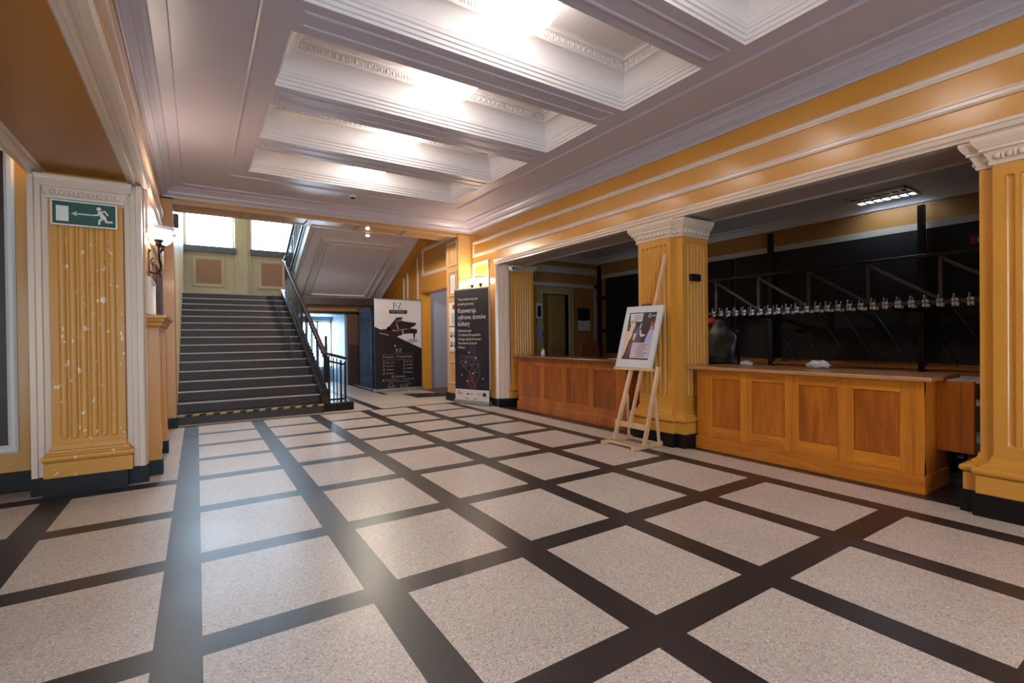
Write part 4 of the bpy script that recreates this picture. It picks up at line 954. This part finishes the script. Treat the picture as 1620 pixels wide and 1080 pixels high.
# ---- left wall: ledge on two posts, frame and notices
t = thing('wall_ledge', 'yellow moulded ledge on two posts along the left wall, below the left wall lamp', 'ledge', (-.30, 5.5, 0)); t['kind'] = 'thing'
lp = [(-.35, 4.97), (-.265, 4.97), (-.265, 6.02), (-.35, 6.02)]
m = M(); m.sweep(lp[::-1], [(-.08, 1.215), (0, 1.215), (.006, 1.225), (.022, 1.24), (.025, 1.26), (.04, 1.275), (.043, 1.29), (.058, 1.30), (.06, 1.322), (-.08, 1.326)]); m.box(-.35, -.26, 4.975, 6.015, 1.21, 1.322); m.build('shelf', YEL, t)
for y in (4.985, 5.90):
    m = M(); m.box(-.35, -.262, y, y+.11, .12, 1.22); m.box(-.35, -.256, y+.02, y+.09, .2, 1.15); m.build('post', YEL, t, bevel=.004)
    m = M(); m.box(-.35, -.25, y-.012, y+.122, 0, .122); m.build('plinth', BLACK, t)
m = M(); m.box(-.35, -.33, 5.09, 5.91, .12, 1.22); m.build('back_board', YEL, t)
t = thing('wall_panel', 'dark maroon panel in a white frame on the vestibule wall, left of the pilaster', 'picture', (-1.6, 5.04, 1.4))
m = M(); m.box(-2.2, -1.18, 5.03, 5.05, .35, 2.52); m.build('panel', MAROON, t)
m = M(); fwl(m, -2.26, -1.125, .29, 2.58, 5.05, .062); m.build('frame', WHITE, t)
t = thing('framed_notice', 'white framed notice on the left wall under the left wall lamp', 'picture', (-.345, 5.32, 1.33))
m = M(); m.box(-.35, -.335, 5.03, 5.60, 1.335, 1.65); m.build('board', PAPER, t)
m = M(); lw(m, 5.03, 5.60, 1.335, 1.65, -.336, .03); m.build('frame', WHITE, t)
t = thing('picture_frame', 'dark maroon framed picture on the left wall beyond the lamp', 'picture', (-.345, 6.2, 1.36))
m = M(); m.box(-.35, -.335, 5.78, 6.7, 1.36, 1.86); m.build('panel', MAROON, t)
m = M(); lw(m, 5.78, 6.7, 1.36, 1.86, -.337, .035); m.build('frame', mat('maroon_frame', (70, 34, 36), .35), t)
# ---- notices on the pier beside the grey door
def paper(name, label, y0, y1, z0, z1, x, parts, cat='notice'):
    t = thing(name, label, cat, (x, (y0+y1)/2, z0))
    m = M(); m.box(x-.006, x, y0, y1, z0, z1); m.build('sheet', PAPER, t)
    for nm, mt, quads in parts:
        m = M()
        for a, b, c, d in quads: m.box(x-.0075, x-.006, y1-(y1-y0)*b, y1-(y1-y0)*a, z0+(z1-z0)*c, z0+(z1-z0)*d)
        m.build(nm, mt, t)
GL = mat('print_pale_grey', (176, 172, 172), .5); RD = mat('print_bright_red', (150, 40, 38), .5); BL_ = mat('print_steel_blue', (74, 90, 112), .5); PB = mat('print_pale_blue', (176, 190, 198), .5)
rows = lambda n, a=.1, b=.9, z0=.1, z1=.9: [(a, b-(i % 3)*.08, z1-(i+.6)*(z1-z0)/n, z1-(i+.2)*(z1-z0)/n) for i in range(n)]
paper('notice', 'grey printed notice in the panel high on the pier beside the grey door', 7.66, 7.84, 1.90, 2.22, 3.806, [('printed_lines', GL, rows(11))])
paper('poster', 'white notice with a red mark on the pier beside the grey door', 7.61, 7.89, 1.33, 1.74, 3.80, [('red_mark', RD, [(.50, .85, .70, .90), (.82, .95, .58, .66)]), ('pale_block', PB, [(.3, .95, .08, .55)])])
t = thing('pictogram_poster', 'white poster with round blue pictograms on the pier beside the grey door', 'poster', (3.80, 7.75, .9))
m = M(); m.box(3.794, 3.80, 7.61, 7.89, .90, 1.30); m.build('sheet', PAPER, t)
for (y, z) in ((7.81, 1.17), (7.68, 1.17), (7.81, 1.00), (7.68, 1.00)):
    m = M(); m.lathe([(0, 0), (.052, 0), (.052, .0015), (0, .0015)], (3.794, y, z), 20, axis=(-1, 0, 0)); q = m.build('pictogram', BL_, t)
    m = M(); m.lathe([(0, 0), (.022, 0), (.022, .001), (0, .001)], (3.7925, y, z+.008), 12, axis=(-1, 0, 0)); m.build('face_symbol', PAPER, q)
paper('notice', 'narrow white notice with three dark marks, right of the navy banner', 6.89, 6.99, 1.25, 1.54, 4.049, [('dark_mark', INK, [(.2, .8, .05, .2), (.2, .8, .38, .55), (.2, .8, .75, .86)])])

# ---- cloakroom: door, trim, small wall things
m = M()
m.sweep([(5.58, 0), (5.58, 1.95), (6.22, 1.95), (6.22, 0)], [(0, 0), (0, .02), (.03, .035), (.07, .02), (.10, .03), (.13, .02), (.135, 0)], False, (0, 7.5, 0), (1, 0, 0), (0, 0, 1), (0, -1, 0))
struct('trim_13', m, mat('olive_casing', (176, 150, 96), .45), 'casing of the cloakroom door', 'moulding')
m = M(); DR = mat('olive_door', (150, 118, 60), .45)
m.box(5.80, 6.22, 7.62, 7.66, 0, 1.95); fwl(m, 5.86, 6.17, .15, .9, 7.62, .03); fwl(m, 5.86, 6.17, 1.0, 1.82, 7.62, .03); m.box(5.58, 6.22, 7.75, 7.8, 0, 2.0); m.box(5.56, 5.58, 7.5, 7.8, 0, 1.95); m.box(6.22, 6.24, 7.5, 7.8, 0, 1.95); m.box(5.56, 6.24, 7.5, 7.8, 1.95, 1.97)
struct('door_2', m, DR, 'dull yellow door standing ajar in the cloakroom end wall', 'door')
t = thing('calendar', 'wall calendar with a dark picture and white pad on the cloakroom end wall', 'calendar', (6.62, 7.49, 1.25))
m = M(); m.box(6.46, 6.78, 7.488, 7.50, 1.44, 1.69); m.build('picture', mat('dark_photo', (36, 36, 46), .3), t)
m = M(); m.box(6.47, 6.79, 7.486, 7.50, 1.24, 1.44); m.build('pad', PAPER, t)
m = M()
for i in range(5): m.box(6.50, 6.76, 7.484, 7.486, 1.265+i*.03, 1.272+i*.03)
m.build('printed_lines', GL, t)
t = thing('intercom', 'white wall intercom with a black screen left of the cloakroom door', 'intercom', (5.49, 7.49, 1.5))
m = M(); m.box(5.42, 5.545, 7.46, 7.50, 1.48, 1.76); m.build('case', WHITE, t, bevel=.006); m = M(); m.box(5.43, 5.52, 7.456, 7.461, 1.50, 1.71); m.build('screen', INK, t)
t = thing('wall_notice', 'grey notice below the intercom in the cloakroom', 'notice', (5.49, 7.49, 1.37)); m = M(); m.box(5.425, 5.53, 7.49, 7.50, 1.365, 1.465); m.build('sheet', mat('grey_sheet', (90, 92, 98), .5), t)
t = thing('key_cabinet', 'pale grey cabinet on the wall beside the cloakroom door, under the intercom', 'cabinet', (5.49, 7.47, 1.07))
m = M(); m.box(5.42, 5.555, 7.44, 7.50, 1.06, 1.345); m.build('body', mat('grey_metal', (150, 152, 158), .4), t, bevel=.005); m = M(); m.box(5.52, 5.545, 7.43, 7.44, 1.15, 1.19); m.build('handle', INK, t)
t = thing('office_chair', 'brown leather chair behind the brown counter', 'chair', (5.75, 6.55, 0))
LEA = mat('brown_leather', (120, 70, 44), .38, bump=.15, bscale=70)
m = M(); N = 14; vs = []; fs = []
for side in (0, 1):
    for i in range(N+1):
        a = pi*i/N; ww = .235*(abs(cos(a))**.6)*(1 if cos(a) > 0 else -1); 
        zt = .62 + .44*(sin(a)**.55 if sin(a) > 0 else 0)
        vs.append((ww, .05*side - .07*(zt-.6) + .10*(1-(ww/.24)**2)*0, zt))
fs = [tuple(range(N+1)), tuple(range(N+1, 2*N+2))[::-1]] + [(i, i+1, N+2+i, N+1+i) for i in range(N)] + [(N, 0, N+1, 2*N+1)]
M().add([Vector((v[0], -.18+v[1], v[2])) for v in vs], fs).build('backrest', LEA, t, bevel=.02, local=True)
m = M(); m.box(-.24, .24, -.16, .30, .42, .50); m.build('seat', LEA, t, bevel=.03, local=True)
m = M(); m.tube([(0, .07, .07), (0, .07, .42)], .03); m.bar((0, -.14, .46), (0, -.19, .66), .06, .02); m.build('post', IRON, t, local=True)
for i in range(5):
    a = 2*pi*i/5; m = M(); m.bar((0, .07, .09), (.27*cos(a), .07+.27*sin(a), .06), .05, .03); m.ball((.27*cos(a), .07+.27*sin(a), .028), .028, .028, .028); m.build('foot', IRON, t, local=True)
GLS = mat('bottle_glass', (190, 196, 200), .08, spec=.8)
t = thing('bottle', 'small glass bottle on the far end of the brown counter', 'bottle', (4.47, 6.0, .825))
M().lathe([(0, 0), (.03, 0), (.032, .01), (.032, .06), (.014, .085), (.012, .10), (.016, .102), (.016, .112), (0, .112)], (0, 0, 0), 18).build('body', GLS, t, local=True)
t = thing('sheet_of_paper', 'sheet of paper lying on the brown counter near the easel', 'paper', (4.42, 4.3, .826)); m = M(); m.box(-.1, .1, -.15, .15, 0, .003); m.build('sheet', PAPER, t, local=True)
# crumpled clear bags on the oak counter
PLB = mat('clear_plastic', (188, 192, 198), .15, spec=.8)
def crumple(label, x, y, z, sx, sy, sz, seed):
    r = random.Random(seed); m = M(); m.ball((0, 0, sz*.9), sx, sy, sz, 16, 9)
    m.v = [(a+r.uniform(-.16, .16)*sx, b+r.uniform(-.16, .16)*sy, max(0, c+r.uniform(-.3, .3)*sz)) for a, b, c in m.v]
    m.sm = [False]*len(m.f); o = m.build('plastic_bag', PLB); o.location = (x, y, z); tag(o, label, 'bag')
crumple('crumpled clear plastic bag on the honey oak counter, halfway along', 4.56, 2.10, .806, .06, .10, .034, 3)
crumple('small crumpled plastic scrap at the far end of the honey oak counter', 4.56, 2.76, .806, .04, .06, .02, 4)
# ---- cloakroom: dark cloth boards on the back wall, wooden ledge, posts
ys_ = [7.20, 5.85, 5.05, 4.4, 3.79, 2.07, .35, -1.3]
for i, (b, a) in enumerate(zip(ys_[:-1], ys_[1:])):
    m = M(); m.box(6.93, 6.99, a+.03, b-.03, .78, 2.285); o = m.build('wall_board', NEARB)
    tag(o, ['black board on the cloakroom back wall beside the corner post', 'black board behind the easel mast, second from the cloakroom corner', 'black board hidden behind the middle column', 'black board on the cloakroom back wall just right of the middle column', 'black board behind the truss rack, between the two tall posts', 'black board on the back wall right of the near tall post', 'black board on the back wall hidden by the right column'][i], 'board', 'black boards on the cloakroom back wall')
m = M(); m.box(6.88, 6.998, -2, 6.9, .56, .70); m.box(6.84, 6.998, -2, 6.9, .70, .73)
tag(m.build('wall_rail', mat('amber_wood', (168, 104, 48), .4)), 'amber wooden ledge along the foot of the cloakroom back wall', 'ledge')
for i, y in enumerate((7.30, 3.785, 2.068)):
    m = M(); m.box(6.84, 6.90, y-.03, y+.03, 0, 2.545); o = m.build('steel_post', IRON)
    tag(o, 'tall black steel post ' + ('in the far corner of the cloakroom' if i == 0 else 'against the back wall, seen near the middle column' if i == 1 else 'against the back wall, seen near the right column'), 'post', 'steel posts of the cloakroom')
for z in (1.62, 1.05):
    pass
t = thing('corner_rack', 'black steel bars across the far cloakroom corner', 'rack', (6.8, 7.2, 1.3))
for z in (1.86, 1.20): m = M(); m.box(6.25, 6.9, 7.36, 7.40, z, z+.07) if False else m.box(6.80, 6.86, 6.2, 7.3, z, z+.06); m.build('bar', IRON, t)
# ---- truss coat rack with numbered hooks
t = thing('coat_rack', 'long black truss coat rack with rows of numbered hooks in the cloakroom', 'rack', (6.0, 2.3, 1.42))
RX, RZ, UZ = 6.0, 1.40, 1.86
for x in (RX, RX+.22):
    m = M(); m.box(x-.014, x+.014, .3, 4.2, RZ-.01, RZ+.025); m.build('hook_rail', STEEL, t, bevel=.003)
m = M(); m.box(RX-.015, RX+.015, .3, 4.2, UZ-.015, UZ+.02); m.build('upper_rail', IRON, t, bevel=.003)
VY = [.50, 1.07, 1.66, 2.257, 2.858, 3.462, 4.06]
for y in VY: m = M(); m.box(RX-.014, RX+.014, y-.016, y+.016, RZ, UZ); m.build('upright', STEEL, t)
for a, b in zip(VY[1:], VY[:-1]): m = M(); m.bar((RX, a-.01, UZ-.04), (RX, b+.02, RZ+.04), .014, .03); m.build('diagonal', STEEL, t)
for y in (2.068, 3.78): m = M(); m.box(RX, 6.818, y-.02, y+.02, RZ-.06, RZ-.02); m.build('wall_arm', IRON, t)
hk = None; n = 0
def hook(x, y, big):
    global hk
    if hk is None:
        m = M(); m.tube([(0, 0, .0), (-.03, 0, .005), (-.055, 0, .02), (-.06, 0, .045), (-.05, 0, .06)], .006, 6); m.ball((-.05, 0, .066), .011, .011, .011, 6, 4); m.tube([(0, 0, -.03), (-.025, 0, -.045), (-.04, 0, -.035), (-.045, 0, -.02)], .005, 6); m.ball((-.045, 0, -.015), .009, .009, .009, 6, 4)
        hk = m.build('hook', CHROME, t, local=True); hk.location = Vector((x, y, RZ)) - t.location
        p = M(); p.box(-.022, -.018, -.024, .024, .004, .032); p.box(-.022, -.018, -.024, .024, -.036, -.006); p.build('number_plate', TAG, hk, local=True).parent = hk
        return
    o = hk.copy(); COL.objects.link(o); o.parent = t; o.location = Vector((x, y, RZ)) - t.location
    for c in hk.children: e = c.copy(); COL.objects.link(e); e.parent = o
for i in range(34): hook(RX-.012, .45+i*.11, 1)
for i in range(33): hook(RX+.208, .50+i*.11, 1)
# thin steel stay rods leaning on the boards below the rack
RL = ['nearest the right column', 'second from the right column', 'third from the right column', 'fourth from the right column', 'third from the middle column', 'second from the middle column', 'nearest the middle column']
for i, y in enumerate((1.70, 2.02, 2.44, 2.78, 3.06, 3.39, 3.69)):
    m = M(); m.tube([(6.92, y+.10, 1.36), (6.92, y-.19, .845), (6.92, y-.25, .73)], .006, 6)
    tag(m.build('stay_rod', STEEL), 'thin steel rod slanting over the black board below the rack, ' + RL[i], 'rod', 'steel rods below the coat rack')
t = thing('warning_label', 'small red and yellow label on the black board beside the right column', 'label', (6.925, 1.645, 2.04))
m = M(); m.box(6.924, 6.93, 1.615, 1.675, 2.045, 2.135); m.build('red_half', mat('label_red', (150, 44, 34), .5), t)
m = M(); m.box(6.924, 6.93, 1.575, 1.614, 2.06, 2.11); m.build('yellow_half', mat('label_yellow', (200, 160, 50), .5), t)
# dark garment bag and red lamp at the near end of the rack
t = thing('garment_bag', 'shiny black plastic garment bag hanging beside the middle column', 'bag', (5.9, 3.93, 1.35))
r = random.Random(11); m = M(); N = 18; K = 12
for k in range(K+1):
    z = 1.36 - .66*k/K; wd = .06 + .19*min(1, k/4); dp = .05 + .05*min(1, k/4)
    for i in range(N):
        a = 2*pi*i/N; q = 1+.10*sin(5*a+k*.8)+r.uniform(-.05, .05); m.v.append((5.9+dp*q*cos(a), 3.93+wd*q*sin(a), z))
for k in range(K):
    for i in range(N): m.f.append([k*N+i, k*N+(i+1) % N, (k+1)*N+(i+1) % N, (k+1)*N+i]); m.sm.append(True); m.mi.append(0)
m.f.append(list(range(N))); m.sm.append(False); m.mi.append(0); m.f.append([K*N+i for i in range(N)]); m.sm.append(False); m.mi.append(0)
m.build('sack', mat('black_plastic_film', (13, 13, 16), .38, spec=.5), t)
m = M(); m.tube([(5.9, 3.93, 1.34), (5.9, 3.93, 1.41), (5.92, 3.93, 1.45), (5.98, 3.93, 1.455)], .006); m.build('hanger', CHROME, t)
t = thing('red_cap', 'small round red cap hung on the rack beside the middle column', 'cap', (5.74, 3.94, 1.27))
m = M(); m.ball((5.72, 3.944, 1.30), .045, .05, .05, 16, 10); m.build('crown', mat('red_felt', (190, 44, 34), .7), t)
m = M(); m.tube([(5.72, 3.944, 1.345), (5.80, 3.95, 1.40), (5.985, 3.96, 1.41)], .004); m.build('loop', IRON, t)
